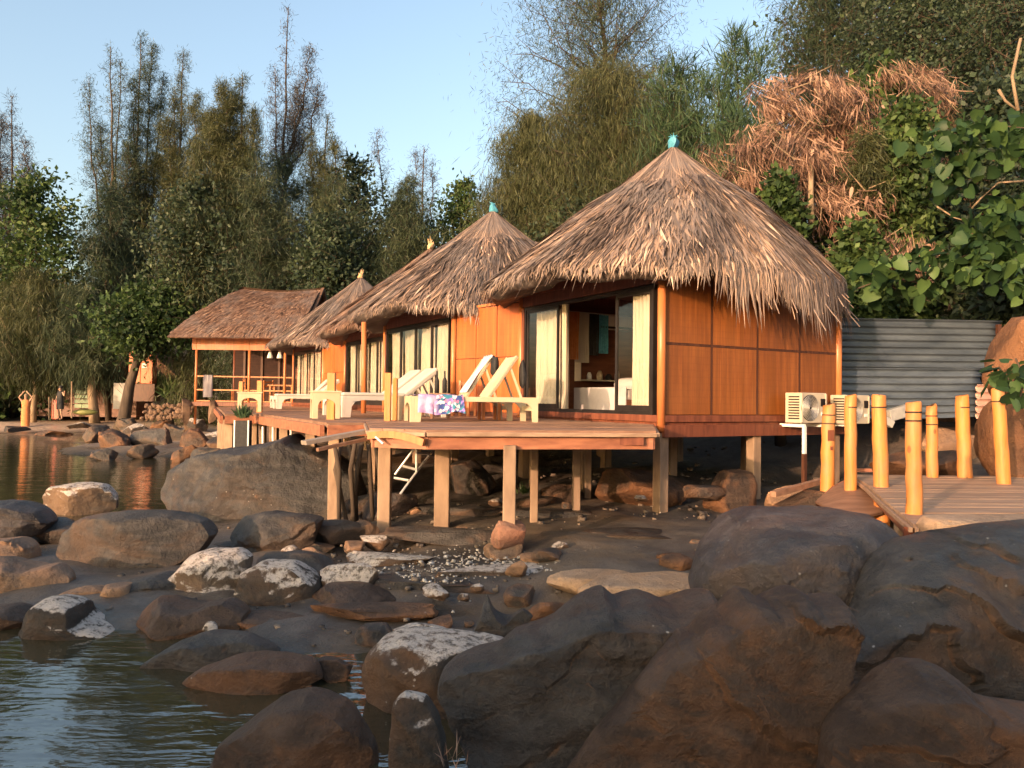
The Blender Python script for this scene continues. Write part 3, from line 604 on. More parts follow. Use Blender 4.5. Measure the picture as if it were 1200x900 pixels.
# ---------------------------------------------------------------- huts
RZ = math.atan2(.505, .863); D1 = Vector((.863, .505, 0)); D2 = Vector((-.505, .863, 0)); ZD = 1.53; H = 1.95
WT = 2.32                                  # wall top above the deck
def sstep(a, b, x):
    t = np.clip((x - a) / (b - a), 0, 1); return t * t * (3 - 2 * t)
def thatch(root, seed, n, mat, shag=1.0, RL=3.28, RR=2.74, name='thatch', zA=4.9, zE=2.25, bulge=.16, fringe=900, wid=.017):
    rg = np.random.default_rng(seed)
    def side(a):                            # 1 on the shaggy side (local -y), a in radians
        d = np.degrees((a + np.pi) % (2 * np.pi) - np.pi)
        return sstep(-132, -108, d) * (1 - sstep(-10, 30, d))
    def RAD(a): s = side(a); return RL * (1 - s) + RR * s
    def prof(u, a):                         # radius, height at fraction u down the slope
        s = side(a); r = RAD(a) * u
        lump = .05 * np.sin(a * 7 + seed) * u + .035 * np.sin(a * 17 + seed * 2) * u
        return r, zA - (zA - zE) * u + bulge * s * np.sin(np.pi * np.clip(u, 0, 1) ** 1.3) + lump
    V = []; F = []; C = []
    na, nr = 90, 14
    for j in range(nr + 1):
        u = .02 + .98 * j / nr
        a = np.linspace(0, 2 * np.pi, na, endpoint=False); r, z = prof(np.full(na, u), a)
        V.append(np.stack([r * np.cos(a), r * np.sin(a), z - .05], 1)); C.append(np.full(na, .12))
    for t_ in range(3):                     # thick eave edge and underside
        a = np.linspace(0, 2 * np.pi, na, endpoint=False); r, z = prof(np.full(na, 1.), a)
        rr_ = r * (1, .97, .70)[t_]; zz = z + (-.12, -.20, .04)[t_]
        V.append(np.stack([rr_ * np.cos(a), rr_ * np.sin(a), zz], 1)); C.append(np.full(na, .08))
    rows = nr + 4
    idx = np.arange(rows * na).reshape(rows, na); nx = np.roll(idx, -1, 1)
    Fq = np.stack([idx[:-1], nx[:-1], nx[1:], idx[1:]], -1).reshape(-1, 4); F.append(Fq)
    base = rows * na
    # strands: three quads each
    def strands(m, u0, L, hang, w_, tint, a=None, lift=.05):
        nonlocal base
        a = rg.uniform(0, 2 * np.pi, m) if a is None else a
        K = 4; sk = rg.normal(0, .035, m); pts = []
        ln = rg.uniform(.3, 1, m) * lift + .01
        for k in range(K):
            u = u0 + L * k / (K - 1); uc = np.minimum(u, 1.03); aa = a + sk * (k / (K - 1)) / np.maximum(u0 + .15, .2)
            r, z = prof(uc, aa)
            ex = np.maximum(u - 1.03, 0)
            z = z - ex * 4.0 * hang + ln * (.35 + .65 * k / (K - 1)); r = r + ex * (.5 + .0 * hang) + ln * .3
            pts.append(np.stack([r * np.cos(aa), r * np.sin(aa), z], 1))
        tx = np.stack([-np.sin(a), np.cos(a), rg.normal(0, .35, m)], 1)
        ws = [.8, 1., .75, .06]
        vs = []
        for k in range(K):
            vs.append(pts[k] - tx * (w_ * ws[k])[:, None]); vs.append(pts[k] + tx * (w_ * ws[k])[:, None])
        A = np.stack(vs, 1).reshape(-1, 3)         # m*(8) verts
        ii = base + np.arange(m)[:, None] * 8
        f = np.concatenate([np.stack([ii[:, 0] + 2 * k, ii[:, 0] + 2 * k + 1, ii[:, 0] + 2 * k + 3, ii[:, 0] + 2 * k + 2], 1) for k in range(K - 1)])
        V.append(A); F.append(f); C.append(np.repeat(tint, 8)); base += len(A)
    m1 = int(n * .46)                       # long straight strands near the apex
    a = rg.uniform(0, 2 * np.pi, m1); s = side(a); u0 = rg.uniform(.0, .58, m1) ** 1
    strands(m1, u0, rg.uniform(.3, .55, m1), np.ones(m1), rg.uniform(.3, 1.5, m1) ** 1.3 * wid * (.5 + u0), np.clip(rg.normal(.50, .17, m1) + .14 * np.sin(a * 13 + seed) + .10 * np.sin(a * 37), 0, 1), a, .028)
    m2 = int(n * .58)                       # shaggy lower courses
    a = rg.uniform(0, 2 * np.pi, m2); s = side(a); u0 = rg.uniform(.35, .92, m2)
    strands(m2, u0, rg.uniform(.10, .24, m2), .5 + .3 * s, rg.uniform(.25, 1.5, m2) * wid * .95, np.clip(rg.normal(.44, .24, m2) + .16 * np.sin(a * 9 + u0 * 6) + .25 * (u0 - .7), 0, 1), a, .11 * shag)
    m3 = fringe * 4                         # short trimmed brush of the eave
    a = rg.uniform(0, 2 * np.pi, m3); s = side(a)
    strands(m3, rg.uniform(.9, .99, m3), rg.uniform(.06, .14, m3) + s * .02, .55 + .3 * s, rg.uniform(.6, 1.3, m3) * wid * .7, np.clip(rg.normal(.55, .2, m3), 0, 1), a, .05)
    m4 = int(fringe * 2.2 * shag)                 # long hanging fringe
    a = rg.uniform(-2.35, .4, m4); s = side(a) * (.55 + .45 * np.sin(a * 6 + 1) ** 2)
    strands(m4, rg.uniform(.80, .98, m4), .14 + rg.uniform(.04, .20, m4) * s * shag, np.ones(m4) * .95, rg.uniform(.6, 1.2, m4) * wid * .8, np.clip(rg.normal(.55, .25, m4), 0, 1), a, .07)
    me = fastmesh(name, np.concatenate(V), np.concatenate(F), mat, np.concatenate(C))
    o = link(name, me, root); tag(o, kind='stuff'); return side, prof
def frond_mesh(L, w_, bend, tint, mat):
    V = []; F = []; K = 6
    for k in range(K):
        t = k / (K - 1); ww = w_ * (.55 + .9 * math.sin(math.pi * min(t + .15, 1)) ) * (1 - t ** 3) + .002
        x = bend * t * t; z = -L * t + .25 * L * (1 - t) * t
        V += [(x, -ww, z), (x + .012, 0, z + .006), (x, ww, z)]
    for k in range(K - 1):
        b = 3 * k; F += [(b, b + 1, b + 4, b + 3), (b + 1, b + 2, b + 5, b + 4)]
    return fastmesh('palm_frond', V, F, mat, np.full(len(V), tint))
FR = [frond_mesh(L, w_, b, t_, M_thatch) for L, w_, b, t_ in ((.55, .018, .10, .95), (.7, .02, .2, .75), (.85, .022, .12, .9), (.62, .026, .02, 1.), (.95, .02, .25, .6), (.5, .03, .15, .8))]
curt = {}
def curtain_mesh(w_, h_, seed, mat=None):
    rg = random.Random(seed); n = 48; V = []; F = []
    for j in range(5):
        for i in range(n + 1):
            y = w_ * i / n
            V.append((.035 * math.sin(i * .85 + seed + .3 * math.sin(i * .21)) + .012 * math.sin(i * 2.3 + j), y, h_ * j / 4))
    for j in range(4):
        for i in range(n): F.append((j * (n + 1) + i, j * (n + 1) + i + 1, (j + 1) * (n + 1) + i + 1, (j + 1) * (n + 1) + i))
    return fastmesh('curtain', V, F, mat or M_curtain, smooth=True)

def make_hut(label, C, seed, near=False, openness='closed', nst=9000, finial='blue', mat=M_thatch, shag=1., group='round-thatched bungalows in a row'):
    root = thing('thatched_hut', label, 'bungalow', (C.x, C.y, ZD), RZ, group)
    fz = .07
    MB().box((0, 0, fz - .09), (2 * H + .02, 2 * H + .02, .14)).build('floor', M_redwood, root)
    # sill beams round the base and ring beams at the top
    for x0, y0, x1, y1 in ((-H, -H, H, -H), (H, -H, H, H), (H, H, -H, H), (-H, H, -H, -H)):
        MB().beam((x0, y0, fz + .01), (x1, y1, fz + .01), .11, .10).build('sill_beam', M_redwood, root, bevel=.006)
        MB().beam((x0, y0, WT - .02), (x1, y1, WT - .02), .10, .13).build('ring_beam', M_redwood, root)
    for x, y in ((-H, -H), (H, -H), (H, H), (-H, H)):
        MB().tube([(x, y, -.10), (x, y, WT + .0)], .062, 14).build('corner_pole', M_pole, root, True)
    # bamboo panels: right wall (y=-H), rear wall (x=H), left wall (y=H)
    zj = 1.165; z0 = fz + .06; z1 = WT - .085
    def panel_me(w_, h_): return MB().box((0, 0, 0), (w_, .018, h_)).mesh('panel', M_panel)
    lo = panel_me(.925, zj - z0 - .03); up = panel_me(.925, z1 - zj - .03)
    for (ox, oy, rz) in ((0, -H, 0), (H, 0, R(90)), (0, H, R(180))):
        M = Matrix.Translation((ox, oy, 0)) @ Matrix.Rotation(rz, 4, 'Z')
        for k in range(4):
            x = -H + .0 + .975 * (k + .5)
            for me, zc in ((lo, (z0 + zj) / 2 - .005), (up, (zj + z1) / 2 + .005)):
                link('panel', me, root, (M @ Vector((x, 0, zc))), (0, 0, rz))
        b = MB()
        for k in range(1, 4): b.box(M @ Vector((-H + .975 * k, .006, (z0 + z1) / 2)), (.034, .034, z1 - z0) , Matrix.Rotation(rz, 3, 'Z'))
        b.box(M @ Vector((0, .006, zj)), (2 * H - .1, .03, .034), Matrix.Rotation(rz, 3, 'Z'))
        b.build('batten', M_batten, root)
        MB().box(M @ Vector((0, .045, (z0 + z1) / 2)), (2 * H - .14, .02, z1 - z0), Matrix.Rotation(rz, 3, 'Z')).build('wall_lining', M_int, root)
    # facade x=-H : header, frame, doors
    zt = 2.02
    MB().box((-H + .01, 0, (zt + WT - .08) / 2 + .012), (.06, 2 * H - .12, WT - .10 - zt)).build('header_board', M_redwood, root)
    def Y(t): return -H + t
    fr = MB()
    a, b_ = .13, 3.72
    fr.box((-H + .0, (Y(a) + Y(b_)) / 2, zt - .02), (.10, b_ - a, .05)); fr.box((-H, (Y(a) + Y(b_)) / 2, fz + .085), (.10, b_ - a, .06))
    fr.box((-H, Y(a) + .02, (zt + fz) / 2 + .03), (.098, .04, zt - fz - .11)); fr.box((-H, Y(b_) - .02, (zt + fz) / 2 + .03), (.098, .04, zt - fz - .11))
    fr.build('door_frame', M_frame, root)
    MB().box((-H, Y(3.80), (zt + fz) / 2 + .03), (.08, .08, zt - fz - .08)).build('side_trim', M_redwood, root)
    def leaf(t0, t1, off, cur=None, cs=0):
        zc = (zt - .045 + fz + .115) / 2; hh = zt - .045 - fz - .115
        d = MB(); w_ = .05
        d.box((-H + off, Y(t0) + w_ / 2, zc), (.03, w_, hh)); d.box((-H + off, Y(t1) - w_ / 2, zc), (.03, w_, hh))
        d.box((-H + off, (Y(t0) + Y(t1)) / 2, zc + hh / 2 - .03), (.028, t1 - t0 - 2 * w_, .06)); d.box((-H + off, (Y(t0) + Y(t1)) / 2, zc - hh / 2 + .04), (.028, t1 - t0 - 2 * w_, .08))
        dd = d.build('sliding_door', M_frame, root)
        MB().box((-H + off, (Y(t0) + Y(t1)) / 2, zc + .01), (.006, t1 - t0 - 2 * w_, hh - .14)).build('pane', M_glass, dd)
        if cur:
            for c0, c1 in cur: link('curtain', curtain_mesh(c1 - c0, hh - .05, seed + cs + c0 * 9), root, (-H + off + .10, Y(c0), fz + .11))
    if openness == 'open':
        leaf(.18, 1.03, -.02, [(.22, .76)], 1)
        leaf(2.62, 3.66, -.02, [(2.66, 3.5)], 3)
        link('curtain', curtain_mesh(.13, zt - .2, 5), root, (-H + .05, Y(2.45), fz + .11))
    else:
        q = .885
        for k in range(4): leaf(.16 + q * k, .16 + q * (k + 1), -.02 + .0 * k, [(.16 + q * k + .08, .16 + q * (k + 1) - .10)], k)
    # stilts below
    for x in (-H + .05, 0, H - .05):
        for y in (-H + .06, 0, H - .06):
            w0 = Vector((C.x, C.y, 0)) + D1 * x + D2 * y; g = gz(w0.x, w0.y) - ZD
            if g < -.35: MB().box((x, y, (g - .15 - .13) / 2), (.16, .16, -.13 - g + .15)).build('stilt', M_post, root, bevel=.008)
    MB().beam((-H, -H - .02, -.10), (H + .1, -H - .02, -.10), .12, .17).build('floor_beam', M_redwood, root)
    # roof
    side, prof = thatch(root, seed, nst, mat, shag)
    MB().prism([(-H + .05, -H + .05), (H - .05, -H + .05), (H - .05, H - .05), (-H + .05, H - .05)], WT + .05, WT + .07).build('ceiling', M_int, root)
    rf = MB()
    for k in range(16):
        a = 2 * math.pi * k / 16 + .1; r, z = prof(np.array([.97]), np.array([a]))
        rf.beam((0, 0, 4.68), (float(r[0]) * math.cos(a), float(r[0]) * math.sin(a), float(z[0]) - .17), .05, .06)
    rf.build('rafters', M_redwood, root)
    # finial
    fm = M_blue if finial == 'blue' else M_straw
    f = boulder('finial', None, (0, 0, 4.95), (.12, .12, .13), 0, fm, seed, .25, 3, parent=root)
    if finial == 'blue':
        t_ = MB()
        rg = random.Random(seed)
        for k in range(12):
            a = rg.uniform(0, 6.3); t_.tube([(0, 0, 5.0), (.05 * math.cos(a), .05 * math.sin(a), 5.08), (.09 * math.cos(a), .09 * math.sin(a), rg.uniform(5.0, 5.13))], [.012, .01, .004], 4)
        t_.build('cord_tuft', fm, root)
    else:
        t_ = MB(); rg = random.Random(seed)
        for k in range(16):
            a = rg.uniform(0, 6.3); t_.tube([(0, 0, 4.85), (.1 * math.cos(a), .1 * math.sin(a), 5.0 + rg.uniform(0, .25))], [.02, .004], 4)
        t_.build('straw_tuft', fm, root)
    return root, side, prof
A1 = Vector((2.14, 11.0, 0)); C1 = A1 + (D1 + D2) * H
C2 = Vector((-.51, 18.5, 0)); C3 = Vector((-2.52, 23.2, 0)); C4 = Vector((-5.75, 28.9, 0))
hut1, side1, prof1 = make_hut('nearest thatched bungalow, sliding door open onto a made bed, under a blue-tipped shaggy roof', C1, 3, True, 'open', 32000)
rg = np.random.default_rng(12)
for k in range(170):                         # the long fronds that hang off the right eave, one by one
    a = rg.uniform(-2.1, .35); s = float(side1(np.array([a]))[0])
    if s < .3: continue
    u = rg.uniform(.88, 1.0); r, z = prof1(np.array([u]), np.array([a]))
    link('palm_frond', FR[k % 6], hut1, (float(r[0]) * math.cos(a), float(r[0]) * math.sin(a), float(z[0]) + .02 - rg.uniform(0, .16)), (rg.uniform(-.25, .25), rg.uniform(-.3, .1), a + rg.normal(0, .25)), (1, 1, .6 + .35 * rg.random()))
hut2, _, _ = make_hut('second thatched bungalow, all its curtained doors shut, under a grey blue-tipped roof', C2, 8, True, 'closed', 21000)
make_hut('third thatched bungalow, its roof peak mostly hidden behind the second roof', C3, 14, False, 'closed', 5000, 'straw', M_thatchr, .6)
make_hut('fourth and farthest bungalow, small straw-tipped roof beside the pavilion', C4, 21, False, 'closed', 5000, 'straw', M_thatch, .5)

# inside the first hut
def loc1(x, y, z): return Vector((C1.x, C1.y, ZD)) + D1 * x + D2 * y + Vector((0, 0, z))
bed = thing('bed', 'bed with white linen seen through the open door of the nearest hut', 'bed', loc1(-.40, .45, .07), RZ)
MB().box((0, 0, .14), (1.7, 1.5, .28)).build('bed_base', M_int, bed)
MB().box((0, 0, .36), (1.68, 1.48, .20)).build('mattress', M_sheet, bed, bevel=.05)
MB().box((-.86, .0, .27), (.03, 1.5, .44)).build('bed_sheet', M_sheet, bed, bevel=.01)
boulder('pillow', None, (.45, -.3, .53), (.28, .36, .10), .1, M_sheet, 2, .06, 3, parent=bed)
boulder('pillow', None, (.1, .28, .56), (.26, .34, .13), .3, M_sheet, 3, .06, 3, parent=bed)
sh = thing('wall_shelf', 'small shelf with a wire rack on the inner wall above the bed', 'shelf', loc1(-.2, 1.72, .72), RZ + R(90))
MB().box((0, 0, 0), (.22, 1.2, .03)).build('board', M_curtain, sh)
MB().box((0, .62, .16), (.2, .015, .36)).build('shelf_end', M_curtain, sh)
for k, (y, h_, r_) in enumerate(((-.35, .14, .05), (-.1, .18, .06), (.12, .12, .07), (.33, .2, .05))):
    it = MB().tube([(0, 0, 0), (0, 0, h_ * .6), (0, 0, h_)], [r_, r_, r_ * .5], 10).build('toiletry_jar', [M_white, M_plastic, M_black, M_steel][k], None, True, loc=loc1(-.2 + y, 1.72, .736))
    tag(it, ['white jar on the hut shelf', 'cream bottle on the hut shelf', 'black squat pot on the hut shelf', 'metal flask on the hut shelf'][k], 'jar')
ac = thing('indoor_air_conditioner', 'pale split air conditioner high on the inner wall of the nearest hut', 'air conditioner', loc1(.05, 1.78, 1.88), RZ + R(90))
MB().box((0, 0, 0), (.2, .85, .28)).build('casing', M_white, ac, bevel=.03)
MB().box((-.09, 0, -.11), (.06, .78, .04)).build('vent', M_frame, ac)
for k, (y, m_, h_) in enumerate(((.55, M_orange, .9), (.72, M_curtain, .95), (.9, M_black, .8), (.38, M_blue, .75))):
    c_ = link('hanging_garment', curtain_mesh(.3, h_, 30 + k, m_), None, loc1(-1.25 + .27 * k, 1.55 + .04 * k, 2.0 - h_), (0, 0, RZ - R(90)))
    tag(c_, ['orange shirt hanging inside the nearest hut', 'pale cloth hanging inside the nearest hut', 'dark shirt hanging inside the nearest hut', 'blue cloth hanging inside the nearest hut'][k], 'clothing')
rl = MB().tube([loc1(-1.4, 1.6, 2.01), loc1(.0, 1.6, 2.01)], .012, 6).build('clothes_rail', M_steel, None); tag(rl, 'thin rail holding clothes inside the nearest hut', 'rail')

# orange screens between the huts
def screen(label, a, b, zt0, zt1, nb):
    a = Vector(a); b = Vector(b); d = (b - a); L = d.length; rz = math.atan2(d.y, d.x)
    r_ = thing('bamboo_screen', label, 'screen wall', (a.x, a.y, ZD), rz, 'orange screens joining the huts')
    zj = 1.13; w_ = L / nb
    for k in range(nb):
        t0 = zt0 + (zt1 - zt0) * (k + .5) / nb
        MB().box((w_ * (k + .5), 0, (zj + .05) / 2 + .02), (w_ - .022, .018, zj - .08)).build('panel', M_screen, r_)
        MB().prism([(w_ * k + .011, -.009), (w_ * (k + 1) - .011, -.009), (w_ * (k + 1) - .011, .009), (w_ * k + .011, .009)], zj + .02, t0 - .04).build('panel', M_screen, r_)
    b_ = MB()
    for k in range(nb + 1): b_.box((w_ * k, .012, (zt0 - .03) / 2), (.03, .02, zt0 - .06))
    b_.box((L / 2, .012, zj - .005), (L - .04, .018, .026)); b_.build('batten', M_batten, r_)
    MB().beam((0, 0, zt0), (L, 0, zt1), .06, .05).build('top_rail', M_pole, r_)
    MB().box((L / 2, 0, .0), (L, .07, .08)).build('bottom_rail', M_redwood, r_)
    MB().box((L / 2, .035, 1.), (L, .015, 1.95)).build('backing_board', M_int, r_)
    return r_
F1 = A1 + D2 * (2 * H + .08); K2 = C2 + (-D1 - D2) * H; F2 = C2 + (-D1 + D2) * H; K3 = C3 + (-D1 - D2) * H; F3 = C3 + (-D1 + D2) * H; K4 = C4 + (-D1 - D2) * H
screen('orange bamboo screen between the nearest and second huts, behind the toweled lounger', K2 + (F1 - K2).normalized() * .09, F1, 2.16, 2.2, 3)
screen('orange bamboo screen between the third and fourth huts, behind the far loungers', K4 + (F3 - K4).normalized() * .09, F3, 2.2, 2.2, 2)

# ---------------------------------------------------------------- decks
def clip(poly, nrm, c, keep=1):
    out = []
    for i in range(len(poly)):
        p, q = poly[i], poly[(i + 1) % len(poly)]; dp = (p.dot(nrm) - c) * keep; dq = (q.dot(nrm) - c) * keep
        if dp >= 0: out.append(p)
        if (dp >= 0) != (dq >= 0): out.append(p + (q - p) * (dp / (dp - dq)))
    return out
def deck(name, label, cat, poly, ztop, ang, pw_, mat, rim=.17, group=None, seed=1, posts=(), pieces_parent=None, rim_mat=None, rim_edges=None):
    poly = [Vector(p) for p in poly]; c0 = sum(poly, Vector((0, 0))) / len(poly)
    root = thing(name, label, cat, (c0.x, c0.y, ztop), 0, group); rg = random.Random(seed)
    nrm = Vector((-math.sin(ang), math.cos(ang))); ts = [p.dot(nrm) for p in poly]; t = min(ts); k = 0
    while t < max(ts):
        pl = clip(clip(poly, nrm, t + .004, 1), nrm, t + pw_ - .004, -1)
        if len(pl) >= 3:
            ar = abs(sum(pl[i].x * pl[(i + 1) % len(pl)].y - pl[(i + 1) % len(pl)].x * pl[i].y for i in range(len(pl)))) / 2
            if ar > .004:
                dz = rg.uniform(-.004, .004)
                MB().prism([(p.x - c0.x, p.y - c0.y) for p in pl], -.032 + dz, dz).build('plank', mat, root)
        t += pw_
    n = len(poly)
    for i in range(n):
        if rim_edges is not None and i not in rim_edges: continue
        a, b = poly[i], poly[(i + 1) % n]; d = (b - a).normalized(); o_ = Vector((d.y, -d.x)) * .0
        inn = Vector((-d.y, d.x)) * .06
        a2 = a - c0 + inn; b2 = b - c0 + inn
        MB().beam((a2.x, a2.y, -.035 - rim / 2), (b2.x, b2.y, -.035 - rim / 2), .06, rim).build('rim_beam', rim_mat or M_beam, root)
        a3 = a - c0 - inn * .35; b3 = b - c0 - inn * .35
        MB().beam((a3.x, a3.y, -.045), (b3.x, b3.y, -.048), .034, .045).build('edge_strip', M_walk, root, bevel=.006)
    t = min(p.y for p in poly) + .5
    while t < max(p.y for p in poly) - .2:
        xs = clip(clip(poly, Vector((0, 1)), t, 1), Vector((0, 1)), t + .01, -1)
        if len(xs) >= 2:
            x0 = min(p.x for p in xs) + .1; x1 = max(p.x for p in xs) - .1
            if x1 > x0: MB().beam((x0 - c0.x, t - c0.y, -.10), (x1 - c0.x, t - c0.y, -.10), .07, .12).build('joist', M_redwood, root)
        t += .7
    for (x, y, w_) in posts:
        g = gz(x, y) - .12
        MB().box((x - c0.x, y - c0.y, (g - ztop - .16) / 2 - .0), (w_, w_, ztop - .16 - g)).build('post', M_post, root, bevel=.01)
    return root
Q = lambda v: Vector((v.x, v.y))
p597 = P(597, 560, 8.15)
deckA = deck('wooden_deck', 'nearest sun deck, in front of the open hut, with the toweled lounger on it', 'deck',
     [(-1.52, 8.25), (-.88, 7.98), (1.60, 8.5), (2.0, 10.85), Q(F1) + Vector((.35, .0)) * 0 + Vector((-.09, -.05)), (-1.22, 15.82), (-2.0, 10.6)], ZD, R(10), .145, M_deck, .17, 'wooden sun decks', 3,
     posts=[(-.88, 9.9, .19), (p597.x, 8.2, .135), (-1.62, 9.9, .16), (.9, 10.6, .11), (1.2, 12.0, .10), (.3, 9.9, .1), (.35, 12.4, .11)])
deck('wooden_deck', 'middle sun deck with two white loungers in front of the second hut', 'deck',
     [(-2.02, 10.62), (-2.5, 10.4), (-3.32, 12.0), (-5.0, 15.2), (-3.25, 19.2), (-1.24, 15.86)], ZD - .012, R(24), .145, M_deck, .15, 'wooden sun decks', 4,
     posts=[(-2.5, 10.9, .15), (-3.2, 12.3, .15), (-4.1, 13.9, .15), (-2.2, 12.2, .12), (-3.0, 13.2, .12), (-4.6, 14.9, .15)])
deck('wooden_deck', 'far sun deck with cream furniture in front of the third and fourth huts', 'deck',
     [(-5.05, 15.22), (-5.6, 15.0), (-7.3, 19.3), (-9.6, 25.0), (-8.4, 29.2), (-3.3, 19.25)], ZD - .02, R(30), .16, M_deck, .15, 'wooden sun decks', 5,
     posts=[(-5.6, 15.3, .16), (-6.2, 16.9, .16), (-6.9, 18.6, .16), (-5.2, 16.1, .12), (-5.0, 17, .12), (-7.6, 20.4, .16), (-8.5, 22.5, .16), (-6, 18, .12), (-9.3, 24.6, .16)])
# flared board on the near-left corner of the first deck
fb = thing('corner_board', 'curved reddish board capping the left corner of the nearest deck', 'board', (-1.5, 8.2, ZD - .06))
cb = MB(); a = Vector((-.03, .05, -.02)); b = Vector((.6, -.22, -.07)); prev = None
for k in range(9):
    t = k / 8; p = a.lerp(b, t) + Vector((0, -.03, .045 * math.sin(math.pi * t)))
    if prev is not None: cb.beam(prev, p, .05, .075)
    prev = p
cb.build('board', M_pole, fb)
# footing
ft = thing('concrete_footing', 'crumbling reddish footing block under the slim front deck post', 'footing', (p597.x, 8.2, 0))
boulder('footing_block', None, (0, -.02, .42), (.19, .17, .17), .2, rockmat('footing_concrete', (.22, .11, .07), (.42, .25, .17), (.34, .15, .09), warmth=.5), 3, .09, 4, box=.6, parent=ft)
boulder('footing_base', None, (-.04, -.04, .24), (.22, .2, .13), .4, M_rockt, 5, .16, 4, box=.3, parent=ft)
# loose planks / gangway boards between the decks and the huge boulder
for i, (a, b, lab) in enumerate((((356, 519, 9.4), (441, 503, 10.0), 'long grey gangway board leaning from the middle deck toward the huge boulder'), ((372, 527, 9.3), (441, 512, 9.9), 'thin lower gangway board under the long grey one'))):
    bb = MB().beam(P(*a), P(*b), .16 if i == 0 else .06, .05 if i == 0 else .04).build('gangway_board', M_deck if i else pm('grey_board', (.22, .17, .14), (.36, .29, .24), (2, 14, 14), .7, .3), None)
    tag(bb, lab, 'board')
# bent roots and sticks under the gangway
for i in range(7):
    a = P(392 + i * 8, 520, 10.3 + .1 * (i % 3)); g = gz(a.x, a.y); r2 = random.Random(i)
    s_ = MB().tube([a, a + Vector((r2.uniform(-.1, .1), 0, -.35)), Vector((a.x + r2.uniform(-.15, .15), a.y, g - .05))], [.03, .035, .03], 6).build('support_stick', M_bark, None, True)
    tag(s_, ['leftmost crooked stick under the gangway board, nearest the huge boulder', 'second crooked stick from the left under the gangway', 'third crooked stick from the left under the gangway', 'middle crooked stick of the seven under the gangway', 'third crooked stick from the right under the gangway', 'second crooked stick from the right under the gangway', 'rightmost crooked stick, next to the curved corner board'][i], 'stick', 'crooked sticks under the gangway')
# white pipes
for i, (px, y0, y1, Y) in enumerate(((308, 500, 545, 14.5), (320, 500, 545, 14.3), (362, 512, 540, 12.6), (389, 512, 545, 11.6), (341, 500, 520, 13))):
    a = P(px, y0, Y); g = gz(a.x, a.y)
    tag(MB().tube([a, (a.x + .02, a.y, g - .05)], .022, 8).build('drain_pipe', M_white, None, True), ['white pipe left of all the others, below the far cream table', 'white pipe second from the left, below the far deck', 'white pipe behind the crest of the huge boulder', 'white pipe rightmost, under the middle deck edge', 'white pipe in the middle, just left of the boulder crest'][i], 'pipe', 'white pipes under the decks')
MB_ = MB().tube([P(440, 512, 8.15), P(449, 520, 8.1)], .012, 6).build('white_strap', M_white, None); tag(MB_, 'short white strap dangling from the curved corner board', 'strap')
# roof poles standing on the decks
tag(MB().tube([(-3.18, 16.5, ZD), (-3.2, 16.5, ZD + 1.96)], .055, 12).build('roof_pole', M_pole, None, True), 'slim reddish pole carrying the left eave of the second hut', 'pole')
# deck posts (sawn yellow)
for i, (px, top, base, Y, w_, lab) in enumerate(((455, 437, 492, 11.0, .09, 'tall yellow deck post left of the toweled lounger'), (463.5, 443, 490, 11.25, .07, 'shorter yellow deck post just right of the tallest one'), (389, 437, 489, 11.9, .12, 'broad orange deck post between the middle loungers'),
        (305, 446, 478, 17, .11, 'orange deck post right of the far cream table'), (283, 447, 478, 17.6, .09, 'slim deck post at the left of the far cream table'))):
    a = P(px, top, Y); tag(MB().box((a.x, a.y, (a.z + ZD - .1) / 2), (w_, w_, a.z - ZD + .1)).build('deck_post', M_log, None, bevel=.008), lab, 'post')
# ---------------------------------------------------------------- furniture
def lounger(label, foot, rz, back_deg, mat, seed=1, group='plastic sun loungers on the decks'):
    root = thing('sun_lounger', label, 'sun lounger', (foot.x, foot.y, ZD + .0), rz, group); W = .62; L = 1.86; HT = .36
    def arch(x, w0, w1):                        # foot end panel with an arched opening
        y0, y1 = w0, w1; n = 10; pl = [(y0, 0), (y0 + .09, 0)]
        r_ = (y1 - y0 - .18) / 2; cy = (y0 + y1) / 2
        for k in range(n + 1):
            t = math.pi * (1 - k / n); pl.append((cy + r_ * math.cos(t), .16 + .11 * math.sin(t)))
        pl += [(y1 - .09, 0), (y1, 0), (y1, HT), (y0, HT)]
        return pl
    MB().prism([(a, b) for a, b in arch(0, 0, W)], 0, .05, lambda v: Vector((v.z, v.x, v.y))).build('foot_panel', mat, root)
    for y in (0, W - .04):
        MB().prism([(.052, 0), (.14, 0), (.16, .18), (.22, .26), (.34, .29), (1.6, .29), (1.70, .27), (1.77, .2), (1.78, 0), (1.86, 0), (1.86, HT), (.052, HT)], y, y + .04, lambda v: Vector((v.x, v.z, v.y))).build('side_rail', mat, root)
    s_ = MB()
    for k in range(9): s_.box((.16 + k * .115, W / 2, HT - .012), (.095, W - .085, .018))
    s_.build('seat_slats', mat, root)
    hx = 1.14; a = R(back_deg); bl = .74
    br = link('backrest', None, root) if False else thing_part('backrest', root, (hx, W / 2, HT - .01), (0, -a, 0))
    MB().box((bl / 2, 0, 0), (bl, W - .1, .035)).build('back_panel', mat, br, bevel=.014)
    for y in (-(W - .12) / 2, (W - .12) / 2): MB().box((bl / 2, y, .022), (bl - .02, .035, .02)).build('back_edge', mat, br)
    tx = hx + bl * .75 * math.cos(a); tz = HT + bl * .75 * math.sin(a)
    for y in (.08, W - .08): MB().beam((tx, y, tz - .03), (min(tx + .18, 1.8), y, HT - .04), .03, .03).build('prop', mat, root)
    # rear legs cross bar
    MB().box((1.82, W / 2, .2), (.04, W - .085, .07)).build('rear_bar', mat, root)
    if back_deg < 45:
        MB().box((.56, W / 2, HT + .03), (1.08, W - .06, .055)).build('cushion', M_plasticw, root, bevel=.02)
        cu = MB().box((bl / 2, 0, .05), (bl + .04, W - .08, .07)).build('back_cushion', M_plasticw, br, bevel=.025)
    return root
